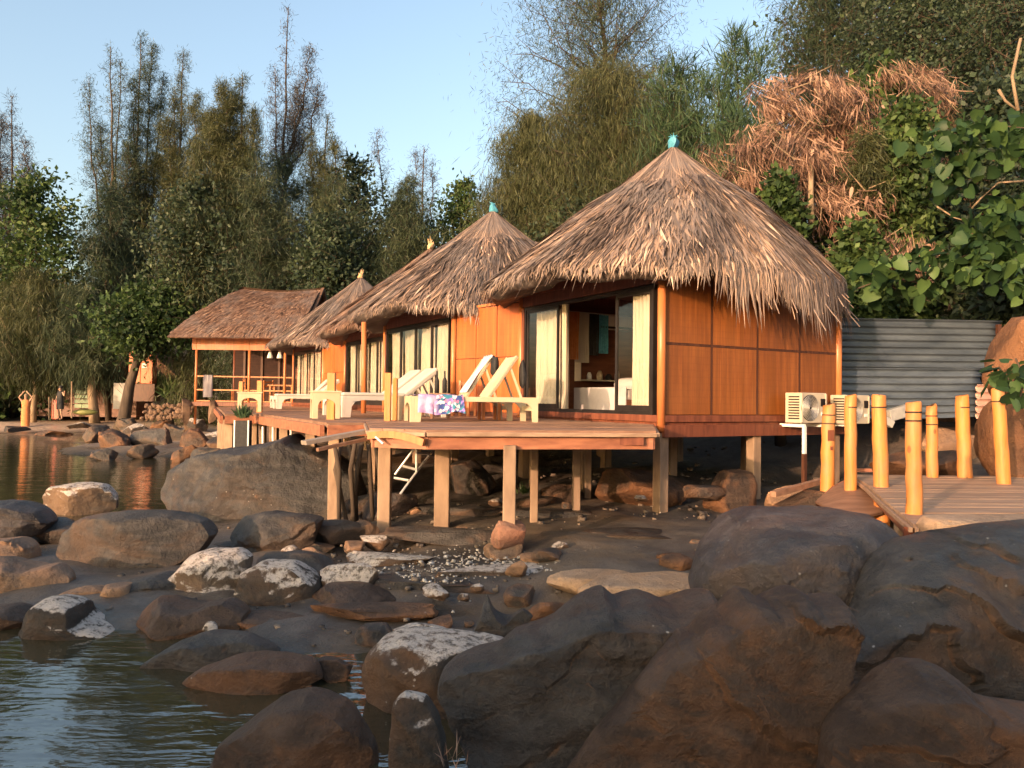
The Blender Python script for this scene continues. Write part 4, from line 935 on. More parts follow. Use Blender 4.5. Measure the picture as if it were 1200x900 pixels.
def thing_part(name, root, loc, rot):
    o = bpy.data.objects.new(name, None); S.collection.objects.link(o); o.parent = root; o.location = loc; o.rotation_euler = rot; o.empty_display_size = .1
    return o
L1 = lounger('cream plastic lounger nearest the deck edge, backrest up, patterned cloth over its foot', G(481, 494.5, ZD), RZ - .24, 55, M_plastic)
L2 = lounger('cream lounger behind the nearest one, pink and white towel over its raised backrest', G(481, 494.5, ZD) + D2 * .80 + D1 * .04, RZ - .24, 57, M_plastic)
L3 = lounger('white cushioned lounger in front of the second hut, partly hidden by the yellow posts', G(401, 489, ZD), RZ - .05, 38, M_plasticw)
L4 = lounger('white cushioned lounger farther back, directly behind the one by the yellow posts', G(401, 489, ZD) + D2 * .95 + D1 * .1, RZ - .05, 38, M_plasticw)
L5 = lounger('white cushioned lounger on the far deck, backrest half raised, before the orange screen', G(311, 479, ZD) + Vector((.3, .0, 0)), RZ - .1, 36, M_plasticw)
L6 = lounger('white lounger behind the far one, mostly hidden, near the fourth hut', G(311, 479, ZD) + D2 * 1.3 + D1 * .5, RZ - .1, 45, M_plasticw)
def side_table(label, p, rz, mat, s=.42, h_=.40):
    root = thing('side_table', label, 'table', (p.x, p.y, ZD), rz, 'cream plastic side tables')
    for k in range(4):
        pl = [(-s / 2 + .01, 0), (-s / 2 + .08, 0)]
        for j in range(9):
            t = math.pi * (1 - j / 8); pl.append(((s / 2 - .08) * math.cos(t), .2 + .1 * math.sin(t)))
        pl += [(s / 2 - .08, 0), (s / 2 - .01, 0), (s / 2 - .01, h_), (-s / 2 + .01, h_)]
        M = Matrix.Rotation(k * math.pi / 2, 3, 'Z')
        MB().prism(pl, s / 2 - .035, s / 2, lambda v: M @ Vector((v.x, -v.z, v.y))).build('side_panel', mat, root)
    MB().box((0, 0, h_ + .015), (s + .03, s + .03, .03)).build('table_top', mat, root, bevel=.008)
side_table('cream table with arched sides beside the broad orange deck post', P(381, 480, 12.0), .35, M_plastic)
side_table('far cream table with arched sides between two deck posts', P(293, 470, 17.0), .3, M_plastic, .5)
# cloths
def drape(name, label, cat, root, x0, x1, y_near, drop, mat, inner=.55, seed=1, z=.365):
    n, m = 40, 22; V = []; F = []
    tot = inner + drop
    for j in range(m + 1):
        s = tot * j / m
        for i in range(n + 1):
            x = x0 + (x1 - x0) * i / n; wob = .03 * noise.noise(Vector((x * 7, s * 3, seed))) ; fold = .02 * math.sin(x * 26 + seed)
            dr = drop * (1 + .35 * noise.noise(Vector((x * 4, 1, seed))))
            if s < inner: V.append((x, y_near + (inner - s) + wob, z + .018 + .01 * math.sin(x * 20 + s * 9)))
            else:
                q = (s - inner) / drop; V.append((x + fold * q * 1.2, y_near - .02 - abs(fold) * 1.3 * q - .02 * q, z + .012 - dr * q))
    for j in range(m):
        for i in range(n): F.append((j * (n + 1) + i, j * (n + 1) + i + 1, (j + 1) * (n + 1) + i + 1, (j + 1) * (n + 1) + i))
    o = link(name, fastmesh(name, V, F, mat, smooth=True), None, root.location, root.rotation_euler); return tag(o, label, cat)
drape('patterned_cloth', 'lilac, blue and pink patterned cloth hanging over the side of the nearest lounger', 'cloth', L1, .10, .74, .0, .26, M_print)
def towel_back(root, label, mat, w_=.46):
    n, m = 20, 16; V = []; F = []; a = R(55)
    for j in range(m + 1):
        s = j / m * 1.0
        for i in range(n + 1):
            y = (i / n - .5) * w_ * (1 + .12 * math.sin(j * .6)) + .31 - .06
            if s < .82: d = .05 + .72 * (s / .82); x = 1.14 + d * math.cos(a); z = .36 + d * math.sin(a); o_ = .05 + .015 * math.sin(i * 1.1 + j * .3); x -= math.sin(a) * o_; z += math.cos(a) * o_
            else: q = (s - .82) / .18; x = 1.14 + .77 * math.cos(a) + .05; z = .36 + .77 * math.sin(a) + .03 - q * .3
            V.append((x, y, z))
    for j in range(m):
        for i in range(n): F.append((j * (n + 1) + i, j * (n + 1) + i + 1, (j + 1) * (n + 1) + i + 1, (j + 1) * (n + 1) + i))
    o = link('towel', fastmesh('towel', V, F, mat, smooth=True), None, root.location, root.rotation_euler); return tag(o, label, 'towel')
towel_back(L2, 'pink and white towel spread down the raised backrest behind the nearest lounger', M_towelw)
def at_local(root, v): return Vector(root.location) + Matrix.Rotation(root.rotation_euler.z, 3, 'Z') @ Vector(v)
boulder('black_bag', 'black bag hung over the top corner of the toweled backrest', at_local(L2, (1.56, -.02, .84)), (.06, .10, .16), .4, M_black, 4, .12, 3, cat='bag')
boulder('black_bag', 'slim black bag hanging behind the top of the nearest lounger backrest', at_local(L1, (1.66, .12, .70)), (.05, .08, .22), .4, M_black, 6, .12, 3, cat='bag')
# small wooden chair, stools and bottles between the loungers
def chair(label, p, rz, mat, s=1.0, z=None, cat='chair', group=None):
    root = thing('wooden_chair', label, cat, (p.x, p.y, ZD if z is None else z), rz, group)
    for x, y, h_ in ((-.2, -.2, .42), (-.2, .2, .42), (.2, -.2, .86), (.2, .2, .86)): MB().box((x * s, y * s, h_ / 2 * s), (.045, .045, h_ * s)).build('leg', mat, root)
    MB().box((0, 0, .44 * s), (.46 * s, .46 * s, .035)).build('seat', mat, root, bevel=.006)
    for zz in (.62, .78): MB().box((.2 * s, 0, zz * s), (.025, .36 * s, .07)).build('back_rail', mat, root)
    return root
chair('reddish wooden chair between the nearest loungers, its back posts showing over the cloth', G(540, 489, ZD) + Vector((0, .9, 0)), 1.2, M_pole, .8)
st = thing('wooden_stool', 'low wooden stool under the end of the nearest lounger', 'stool', G(573, 492, ZD), .3)
MB().box((0, 0, .30), (.34, .34, .04)).build('seat', M_deck, st)
for x in (-.13, .13):
    for y in (-.13, .13): MB().box((x, y, .14), (.045, .045, .28)).build('leg', M_pole, st)
bk = MB().tube([(0, 0, 0), (.0, 0, .3)], [.1, .13], 14).build('wooden_bucket', M_deck, None, loc=G(620, 491, ZD) + Vector((0, .3, 0))); tag(bk, 'pale wooden tub standing under the head of the nearest lounger', 'bucket')
for i, (px, Y, lab) in enumerate(((512, 12.6, 'dark bottle on the deck rail before the second hut, left one'), (521, 12.5, 'dark bottle before the second hut, right one of the pair'))):
    a = P(px, 455, Y); b_ = MB().tube([(0, 0, 0), (0, 0, .2), (0, 0, .26), (0, 0, .36)], [.04, .04, .015, .014], 10).build('bottle', M_black, None, True, loc=(a.x, a.y, ZD + .42)); tag(b_, lab, 'bottle')
sp_ = thing('bottle_stand', 'small wooden stand under the two dark bottles', 'stand', (P(516, 455, 12.55).x, 12.55, ZD))
MB().box((0, 0, .40), (.34, .24, .035)).build('stand_top', M_deck, sp_)
for x in (-.13, .13): MB().box((x, 0, .19), (.04, .16, .38)).build('leg', M_deck, sp_)

# ladder under the deck
def ladder():
    r_ = thing('ladder', 'bent pale metal ladder hanging aslant under the nearest deck', 'ladder', (0, 0, 0))
    a0, a1 = P(463, 556, 8.9), P(488, 522, 8.9); b0, b1 = P(469, 579, 8.8), P(506, 530, 9.4); mid = P(488, 553, 8.9)
    MB().tube([a0, a1], .014, 8).build('rail', M_steel, r_); MB().tube([a1, mid], .014, 8).build('rail', M_steel, r_)
    MB().tube([b0, mid, b1], .014, 8).build('rail', M_steel, r_)
    for p, q in (((472, 546, 8.9), (487, 550, 8.9)), ((488, 531, 9.0), (503, 532, 9.3)), ((462, 560, 8.9), (479, 563, 8.85))): MB().tube([P(*p), P(*q)], .016, 8).build('rung', M_steel, r_)
ladder()
# outdoor condenser units
def condenser(label, c, rz):
    root = thing('condenser_unit', label, 'air conditioner', c, rz, 'outdoor condenser units'); W, D, Hh = .60, .30, .47
    MB().box((0, 0, Hh / 2), (W, D, Hh)).build('casing', M_acbody, root, bevel=.012)
    g = MB(); n = 28
    for k in range(9):
        r_ = .19 - k * .02; pts = [(-.09 + r_ * math.cos(2 * math.pi * i / n), -D / 2 - .012, Hh / 2 + r_ * math.sin(2 * math.pi * i / n)) for i in range(n + 1)]
        g.tube(pts, .0045, 4, False)
    g.build('fan_grille', M_steel, root)
    MB().tube([(-.09, -D / 2 - .004, Hh / 2), (-.09, -D / 2 + .0, Hh / 2)], .205, 32).build('fan_recess', M_frame, root)
    f = MB()
    for k in range(5):
        t = 2 * math.pi * k / 5; f.box((-.09 + .09 * math.cos(t), -D / 2 - .008, Hh / 2 + .09 * math.sin(t)), (.14, .004, .07), Matrix.Rotation(-t, 3, 'Y'))
    f.build('fan_blades', M_black, root)
    MB().box((.205, -D / 2 - .004, Hh * .68), (.10, .012, .12)).build('service_panel', M_frame, root)
    MB().box((.205, -D / 2 - .004, Hh * .3), (.07, .01, .05)).build('nameplate', M_white, root)
    for x in (-.27, .27): MB().box((x * 1.02, -D / 2 - .005, Hh / 2), (.03, .014, Hh - .03)).build('front_edge', M_acbody, root)
    v = MB()
    for k in range(9): v.box((-W / 2 - .004, -.02, .07 + k * .042), (.008, .2, .02))
    v.build('side_louvres', M_frame, root)
    return root
nrm = -D2
u1 = condenser('outdoor condenser unit on brackets against the right wall of the nearest hut', C1 + D1 * .72 - D2 * (H + .34) + Vector((0, 0, ZD + .02)), RZ)
u2 = condenser('second condenser unit, past the hut corner and behind the yellow posts', C1 + D1 * 1.85 - D2 * (H + .30) + Vector((0, 0, ZD + .0)), RZ)
def bracket(label, x):
    c = C1 + D1 * x - D2 * (H + .05); r_ = thing('wall_bracket', label, 'bracket', (c.x, c.y, ZD), RZ)
    MB().box((0, -.22, -.02), (.045, .46, .045)).build('arm', M_white, r_); MB().box((0, -.44, -.24), (.05, .045, .42)).build('upright', M_white, r_)
    g = gz(c.x, c.y) - ZD
    MB().box((0, -.44, (g - .46) / 2), (.06, .055, -g - .44)).build('leg', M_batten, r_)
bracket('pale bracket holding the left side of the first condenser', .50); bracket('pale bracket holding the right side of the first condenser', .98); bracket('pale bracket holding the second condenser', 1.68)
tag(MB().tube([C1 + D1 * 1.24 - D2 * (H + .42) + Vector((0, 0, ZD - .01)), C1 + D1 * 1.24 - D2 * (H + .42) + Vector((0, 0, ZD - .16)), C1 + D1 * 1.12 - D2 * (H + .42) + Vector((0, 0, ZD - .26))], .016, 8).build('drain_hose', M_white, None, True), 'bent white hose below the first condenser', 'hose')

# ---------------------------------------------------------------- boardwalk and its log posts
bw = deck('boardwalk', 'arched plank boardwalk leading in from the right between log posts', 'boardwalk',
     [(3.22, 6.15), (4.7, 6.95), (8.8, 7.8), (9.5, 10.0), (7.0, 10.45), (4.62, 10.4), (4.25, 9.2), (3.7, 7.6)], .90, R(4), .20, M_walk, .10, seed=9, rim_edges=(0, 4, 5, 6, 7), rim_mat=M_redwood,
     posts=[(4.0, 7.9, .1), (5.0, 9.5, .12), (5.6, 7.8, .12), (6.6, 9.6, .12)])
def apron():
    r_ = thing('boardwalk_apron', 'warped brown sheet curling down from the left end of the boardwalk', 'apron', (0, 0, 0)); V = []; F = []; n = 16
    top = [(955, 588, 9.4), (975, 570, 9.9), (988, 563, 10.2), (1002, 560, 10.3), (1020, 576, 9.0), (1036, 592, 7.9), (1052, 608, 7.0), (1068, 622, 6.2)]
    for i, (a, b, c) in enumerate(top):
        p = P(a, b, c); V += [tuple(p), (p.x + .06, p.y + .03, p.z - .13), (p.x + .10, p.y + .02, p.z - .16), (p.x + .04, p.y, p.z + .012)]
    for i in range(len(top) - 1):
        for k in range(4): k2 = (k + 1) % 4; F.append((4 * i + k, 4 * i + k2, 4 * i + 4 + k2, 4 * i + 4 + k))
    link('edge_board', fastmesh('edge_board', V, F, M_beam), r_)
    V = []; F = []
    for i in range(9):
        t = i / 8; a = P(955 + 47 * t, 588 - 26 * math.sin(t * 1.57), 9.4 + .8 * t); b = P(985 + 50 * t, 612 - 12 * t, 8.4 + .3 * t)
        V += [tuple(a), tuple(a.lerp(b, .5) + Vector((0, 0, .05))), tuple(b)]
    V += [(x, y, z - .02) for x, y, z in V]
    m = 27
    for i in range(8):
        for k in range(2):
            q = 3 * i + k; F += [(q, q + 1, q + 4, q + 3), (m + q, m + q + 3, m + q + 4, m + q + 1)]
    link('warped_sheet', fastmesh('warped_sheet', V, F, M_deck, smooth=True), r_)
apron()
LG = [(970, 475, 600, 10.2, 15, 'leftmost log post at the foot of the boardwalk, with an oblong notch in its face', 2, -3),
      (997, 464, 600, 9.5, 13.5, 'second log post from the left, at the boardwalk corner', 1, 0),
      (1032, 464, 616, 8.9, 16.5, 'third log post from the left, leaning slightly, passing through the boardwalk edge', 1, 4),
      (1071, 472, 603, 6.75, 17.5, 'thickest and nearest log post, on the boardwalk front with two dark bands', 2, 1),
      (1092, 476, 558, 10.15, 12.5, 'shortest log post, at the back of the boardwalk', 2, 1),
      (1129, 464, 558, 10.15, 15, 'log post at the back of the boardwalk, second from the right edge', 1, 3),
      (1173, 457, 566, 9.4, 14.5, 'rightmost log post, tallest and leaning, before the smooth boulder', 1, 7)]
for px, top, base, Y, wpx, lab, nb, lean in LG:
    a = P(px - lean / 2, top, Y); b = P(px + lean / 2, base, Y); r_ = wpx / 2 * Y / FPX
    root = thing('log_post', lab, 'post', (b.x, b.y, b.z), 0, 'peeled log posts of the boardwalk'); d = a - b; rg_ = random.Random(px)
    K = 9; pts = [d * (k / K) + Vector((rg_.uniform(-.006, .006), 0, 0)) for k in range(K + 1)]; rad = [r_ * (1.06 - .1 * k / K + rg_.uniform(-.03, .03)) for k in range(K + 1)]
    pts.insert(0, -d * .06); rad.insert(0, r_ * 1.05); pts.append(d * 1.008); rad.append(r_ * .86)
    MB().tube(pts, rad, 16).build('log', M_log, root, True)
    for k in range(nb):
        t = 1 - (14 + k * 10 - (2 if nb == 2 else 0)) / (base - top); c = d * t
        MB().tube([c, c + d.normalized() * .014], r_ * 1.03, 16).build('rope_band', M_band, root)
    if 'notch' in lab: MB().box(d * .72 + Vector((0, -r_ * .98, 0)), (r_ * .9, .02, .14)).build('notch', M_redwood, root); MB().box(d * .60 + Vector((.01, -r_ * .98, 0)), (r_ * .4, .02, .05)).build('knot', M_redwood, root)
tag(MB().tube([P(1095, 476+12, 10.1), P(1110, 490, 10.1), P(1128, 477, 10.1)], .006, 6).build('sagging_rope', M_band, None), 'thin dark rope between two back posts of the boardwalk', 'rope') if False else None

# ---------------------------------------------------------------- corrugated iron wall
def iron_wall():
    r_ = thing('corrugated_wall', 'blue-grey corrugated iron wall behind the boardwalk, its ribs running level', 'fence', (6.0, 14.0, 1.6))
    def sheet(x0, x1, y0, y1, z0, z1, mat, nm='corrugated_sheet', sag=0, sl=0):
        pitch = .118; n = int((z1 - z0) / pitch) * 8; V = []; F = []; mx = 14
        for j in range(n + 1):
            z = z0 + (z1 - z0) * j / n; o_ = (.0, .008, .014, .018, .02, .018, .0, -.03)[j % 8] * 1.7
            for i in range(mx + 1):
                t = i / mx; V.append((x0 + (x1 - x0) * t - 6, y0 + (y1 - y0) * t + o_ + .02 * math.sin(t * 3 + z) - 14, z - 1.6 - sag * math.sin(math.pi * t) * (1 - (z - z0) / (z1 - z0)) + sl * t + .003 * math.sin(t * 5 + z * 3)))
        q = mx + 1
        for j in range(n):
            for i in range(mx): F.append((j * q + i, j * q + i + 1, (j + 1) * q + i + 1, (j + 1) * q + i))
        o = link(nm, fastmesh(nm, V, F, mat, smooth=True), r_); s_ = o.modifiers.new('thick', 'SOLIDIFY'); s_.thickness = .004; return o
    sheet(5.75, 9.05, 13.75, 14.2, 2.42, 3.40, M_iron, sl=.03)
    sheet(5.75, 8.62, 13.70, 14.12, 1.62, 2.50, M_iron, sag=.04, sl=.04)
    sheet(8.42, 9.15, 13.90, 13.98, 1.62, 2.24, M_ironp, 'rusty_sheet')
    for x in (6.1, 7.5, 8.95): MB().box((x - 6, .12, .95), (.07, .07, 1.6)).build('fence_post', M_batten, r_)
iron_wall()
tag(MB().box(P(1052, 484, 13.2), (.42, .12, .2), Euler((0, -.25, .3)).to_matrix()).build('broken_slab', M_steel, None, bevel=.01), 'tilted pale slab lying under the iron wall', 'slab')
tag(MB().box(P(1036, 492, 13.0), (.35, .1, .12), Euler((0, .5, .2)).to_matrix()).build('broken_slab', M_steel, None, bevel=.01), 'smaller grey slab propped left of the tilted pale one', 'slab')
tag(MB().beam(P(1000, 551, 11.6), P(1062, 551, 11.4), .08, .05).build('loose_timber', M_beam, None), 'reddish timber lying behind the boardwalk posts', 'timber')
tag(MB().beam(P(906, 579, 9.8), P(965, 563, 10.6), .08, .07).build('ramp_timber', M_deck, None), 'weathered timber leading down from the boardwalk to the rocks', 'timber')

# ---------------------------------------------------------------- pavilion
def pavilion():
    X0, X1, Yf, Yb = -12.85, -8.9, 31.2, 35.5
    ZF = 1.62
    r_ = thing('open_pavilion', 'open-sided timber pavilion with orange fascia and curved thatched roof', 'pavilion', (X0, Yf, ZF))
    T = lambda x, y, z: (x - X0, y - Yf, z - ZF)
    MB().box(T((X0 + X1) / 2, (Yf + Yb) / 2, ZF - .08), (X1 - X0 + .3, Yb - Yf + .2, .16)).build('floor', M_redwood, r_)
    for x in (X0, X0 + 2.15, X1 - .35, X1 + .3):
        MB().tube([T(x, Yf, ZF - .9), T(x + .02, Yf, 4.6)], .055, 8).build('front_pole', M_pole, r_, True)
        MB().tube([T(x, Yb, ZF - .9), T(x, Yb, 4.5)], .06, 8).build('rear_pole', M_redwood, r_, True)
    for z in (ZF + 1.05, ZF + .5, ZF + .05):
        MB().beam(T(X0, Yf, z), T(X1 + .2, Yf + .02, z - .02), .05, .05).build('rail', M_pole, r_)
    MB().box(T((X0 + X1) / 2 + .1, Yf - .03, 4.02), (X1 - X0 + .5, .04, .55)).build('fascia', M_screen, r_)
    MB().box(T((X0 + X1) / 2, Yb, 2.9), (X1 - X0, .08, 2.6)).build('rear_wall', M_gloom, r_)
    for i in range(5): MB().box(T(X0 + .5 + i * .8, Yb - .08, 3.0), (.1, .06, 2.2)).build('wall_stud', M_batten, r_)
    # roof: hipped at the left, open gable at the right
    def roofsurf(u, v):                      # u 0..1 left-right, v 0..1 eave-ridge
        ex0, ex1 = X0 - .75, X1 + .45; rx0, rx1 = X0 + 1.15, X1 + .55
        x0 = ex0 + (rx0 - ex0) * v; x1 = ex1 + (rx1 - ex1) * v
        z = 4.28 + (6.62 - 4.28) * (v ** .9) - .12 * math.sin(math.pi * u) * v + .08 * math.sin(math.pi * v)
        return x0 + (x1 - x0) * u, z
    nu_, nv_ = 40, 16
    rg = np.random.default_rng(4)
    V = []; F = []; C = []
    for s in (0, 1):
        b0 = len(V)
        for j in range(nv_ + 1):
            for i in range(nu_ + 1):
                x, z = roofsurf(i / nu_, j / nv_); y = (Yf - .75 + (3.0) * j / nv_) if s == 0 else (Yb + .75 - 3.0 * j / nv_)
                V.append(T(x, y, z)); C.append(.1)
        for j in range(nv_):
            for i in range(nu_):
                q = b0 + j * (nu_ + 1) + i; F.append((q, q + 1, q + nu_ + 2, q + nu_ + 1))
    b0 = len(V)                                    # the left hip
    for j in range(nv_ + 1):
        x, z = roofsurf(0, j / nv_)
        for i in range(11):
            ya = Yf - .75 + 3.0 * j / nv_; yb = Yb + .75 - 3.0 * j / nv_; V.append(T(x, ya + (yb - ya) * i / 10, z)); C.append(.1)
    for j in range(nv_):
        for i in range(10): q = b0 + j * 11 + i; F.append((q, q + 1, q + 12, q + 11))
    for k in range(9000):
        v = rg.uniform(0, .96); u = rg.random(); v0 = max(v - rg.uniform(.08, .2), -.045); x, z = roofsurf(u, v); x0, z0 = roofsurf(min(max(u + rg.normal() * .01, 0), 1), max(v0, 0))
        if v0 < 0: z0 -= -v0 * 3.5
        y = Yf - .75 + 3.0 * v; y0 = Yf - .75 + 3.0 * v0; l = rg.uniform(.02, .07); w_ = rg.uniform(.015, .035); n = len(V)
        V += [T(x - w_, y, z + .02), T(x + w_, y, z + .02), T(x0 + w_, y0 - l, z0 + l), T(x0 - w_, y0 - l, z0 + l)]; F.append((n, n + 1, n + 2, n + 3)); C += [float(np.clip(rg.normal(.42, .2), 0, 1))] * 4
    for k in range(4000):
        j = rg.random(); x, z = roofsurf(0, j); ya = Yf - .75 + 3.0 * j; yb = Yb + .75 - 3.0 * j; y = ya + (yb - ya) * rg.random(); w_ = .025; n = len(V); x2, z2 = roofsurf(0, max(j - .15, 0))
        V += [T(x, y - w_, z + .02), T(x, y + w_, z + .02), T(x2 - .05, y + w_, z2 + .04), T(x2 - .05, y - w_, z2 + .04)]; F.append((n, n + 1, n + 2, n + 3)); C += [float(np.clip(rg.normal(.5, .2), 0, 1))] * 4
    tag(link('thatch', fastmesh('thatch', V, F, M_thatchr, C), r_), kind='stuff')
    MB().prism([(Yf - .4 - Yf, 4.3 - ZF), (Yb + .4 - Yf, 4.3 - ZF), ((Yb - Yf) / 2, 6.45 - ZF)], X1 + .18 - X0, X1 + .24 - X0, lambda v: Vector((v.z, v.x, v.y))).build('gable', M_batten, r_)
    MB().box(T((X0 + X1) / 2, (Yf + Yb) / 2, 4.2), (X1 - X0 + .4, Yb - Yf, .05)).build('ceiling', M_batten, r_)
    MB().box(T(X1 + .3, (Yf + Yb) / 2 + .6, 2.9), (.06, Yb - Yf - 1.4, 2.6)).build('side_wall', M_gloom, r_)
    for a, b in (((X1 + .55, Yf - .7, 4.2), (X1 + .62, (Yf + Yb) / 2, 6.6)), ((X1 + .55, Yb + .7, 4.2), (X1 + .62, (Yf + Yb) / 2, 6.6))): MB().beam(T(*a), T(*b), .12, .1).build('bargeboard', M_dthatch, r_)
    return ZF
ZF = pavilion()
chair('red wooden chair inside the pavilion, left bay', Vector((-11.5, 32.3, 0)), .5, M_pole, 1.15, ZF); chair('wooden chair in the middle of the pavilion', Vector((-10.2, 32.6, 0)), 2.5, M_pole, 1.1, ZF)
tb = thing('wooden_table', 'low red table inside the right bay of the pavilion', 'table', (-9.6, 32.2, ZF)); MB().box((0, 0, .72), (1.1, .7, .05)).build('table_top', M_pole, tb)
for x in (-.45, .45):
    for y in (-.28, .28): MB().box((x, y, .35), (.06, .06, .70)).build('leg', M_pole, tb)
for i, x in enumerate((-9.95, -9.55)):
    tag(MB().tube([(x, 31.5, 4.0), (x, 31.5, 3.75), (x, 31.5, 3.45)], [.01, .04, .13], 8).build('hanging_lamp', M_white, None), ['left white lamp hanging in the right bay of the pavilion', 'right white lamp hanging in the right bay of the pavilion'][i], 'lamp')
c_ = link('hanging_towel', curtain_mesh(.35, .9, 77, M_sheet), None, (-12.5, 31.12, ZF + .2), (0, 0, R(-90))); tag(c_, 'pale towel hanging on the rail at the left end of the pavilion', 'towel')
# stone piers, retaining wall stones, cabinet, house
for i, (px, y0, y1, lab) in enumerate(((219, 464, 492, 'tall stone pier at the left front corner of the pavilion'), (250, 468, 492, 'stone pier under the middle of the pavilion front'), (268, 486, 522, 'broad stone pier left of the planter'))):
    Y = (31, 31, 22)[i]; a = P(px, y0, Y); b = P(px, y1, Y); w_ = 13 * Y / FPX / 2
    boulder('stone_pier', lab, (a.x, a.y, (a.z + b.z) / 2 - .1), (w_, w_, (a.z - b.z) / 2 + .15), .2, M_stone, 3 + i, .14, 4, box=.7, cat='pier')
rw = thing('retaining_wall', 'low retaining wall of rough tan stones left of the pavilion', 'wall', (0, 0, 0)); r5 = random.Random(8)
sm = []
for k in range(4):
    vs, fs = ico(2); me = bpy.data.meshes.new('stone'); me.from_pydata([tuple(Vector(v) * (1 + .3 * noise.noise(Vector(v) * 1.7 + Vector((k * 9, 0, 0))))) for v in vs], [], fs); me.materials.append(M_stone); sm.append(me)
for row in range(3):
    for i in range(13):
        p = P(168 + i * 4.3 + row * 2 + r5.uniform(-1.5, 1.5), 489 - row * 6 + r5.uniform(-2, 2), 33.5 + row * .35)
        link('stone', sm[(i + row) % 4], rw, p, (r5.uniform(0, 3), r5.uniform(0, 3), r5.uniform(0, 3)), (.13 * r5.uniform(.6, 1.5), .13 * r5.uniform(.7, 1.3), .13 * r5.uniform(.6, 1.1)))
hs = thing('white_house', 'white plastered house wall glimpsed behind the trees left of the pavilion', 'house', (-20, 46, .8))
MB().box((0, 1.5, 2.2), (9.2, 3, 4.4)).build('wall', M_plaster, hs)
MB().prism([(-5, -.4), (5, -.4), (5, 3.6), (-5, 3.6)], 4.4, 4.6).build('roof', M_dthatch, hs)
for x in (-2.6, .2): w0 = MB().box((x, -.02, 2.4), (1.2, .05, 1.5)).build('window', M_frame, hs)
cb_ = thing('orange_cabinet', 'tall orange double-door cabinet with two white notices, before the white house', 'cabinet', (P(167, 450, 40).x, 40, P(167, 450, 40).z))
MB().box((-.31, 0, 1.1), (.60, .5, 2.15)).build('door', M_cab, cb_, bevel=.01); MB().box((.31, .01, 1.1), (.60, .5, 2.15)).build('door', M_cab, cb_, bevel=.01)
for x in (-.2, .2): MB().box((x, -.26, .95), (.24, .01, .24)).build('notice', M_white, cb_)
MB().box((.05, .1, -.45), (1.4, .7, .9)).build('plinth', M_batten, cb_)
tag(MB().box(P(140, 464, 41.5), (.6, .1, 1.4)).build('pale_board', M_plaster, None), 'pale board standing left of the orange cabinet', 'board')
lh = thing('dark_thatched_house', 'dark thatched house hidden behind the drooping tree on the left', 'house', (-24.5, 44, .6))
MB().box((0, 2, 1.6), (6, 4, 3.2)).build('wall', M_int, lh)
MB().prism([(-5.2, 2.4), (.2, 7.2), (5.6, 2.4), (5.2, 2.2), (.2, 6.7), (-4.8, 2.2)], -.8, 5, lambda v: Vector((v.x, v.z, v.y))).build('roof', M_dthatch, lh)
for x in (-1.6, 1.6): MB().box((x, -.02, 1.5), (1., .06, 1.4)).build('window', M_frame, lh)
# planter with a leafy plant, kayak, poles by the beach
pl_ = thing('planter_box', 'dark planter box with white corner edges at the end of the far deck', 'planter', (P(285, 520, 14.6).x, 14.6, .1))
zt_ = P(285, 493, 14.6).z - .1
MB().box((0, 0, zt_ / 2), (.24, .24, zt_)).build('box', M_black, pl_)
for x in (-.13, .13): MB().box((x, -.11, zt_ / 2), (.025, .03, zt_ + .02)).build('corner_edge', M_white, pl_)
kb = thing('kayak', 'upturned yellow-green kayak among the trees at the left shore', 'kayak', P(100, 483, 40), .2)
vs, fs = ico(3); me = bpy.data.meshes.new('hull'); me.from_pydata([(v.x * .6, v.y * .3, v.z * .16) for v in vs], [], fs); me.materials.append(M_yellow); link('hull', me, kb)
me = bpy.data.meshes.new('cockpit'); me.from_pydata([(v.x * .2, v.y * .18, v.z * .06 + .13) for v in vs], [], fs); me.materials.append(M_frame); link('cockpit', me, kb)
sb = thing('slatted_board', 'faded green slatted boards leaning behind the kayak', 'boards', P(97, 478, 42))
for k in range(5): MB().box((0, 0, .1 + k * .26), (.9, .04, .2)).build('slat', M_green, sb)
for i, (px, y0, y1, Y, lab) in enumerate(((84, 447, 490, 39, 'pale straight pole right of the dark-dressed person'), (57.5, 465, 492, 39, 'left one of the two thin pale poles beside the red board'), (62, 467, 491, 39.2, 'right one of the two thin pale poles beside the red board'))):
    tag(MB().tube([P(px, y0, Y), P(px, y1, Y)], .035, 6).build('pole', M_barkp, None), lab, 'pole')
tag(MB().box(P(65, 480, 39.6), (.36, .08, 1.0)).build('red_board', M_red, None, bevel=.03), 'bright red board standing behind the thin pale poles', 'board')

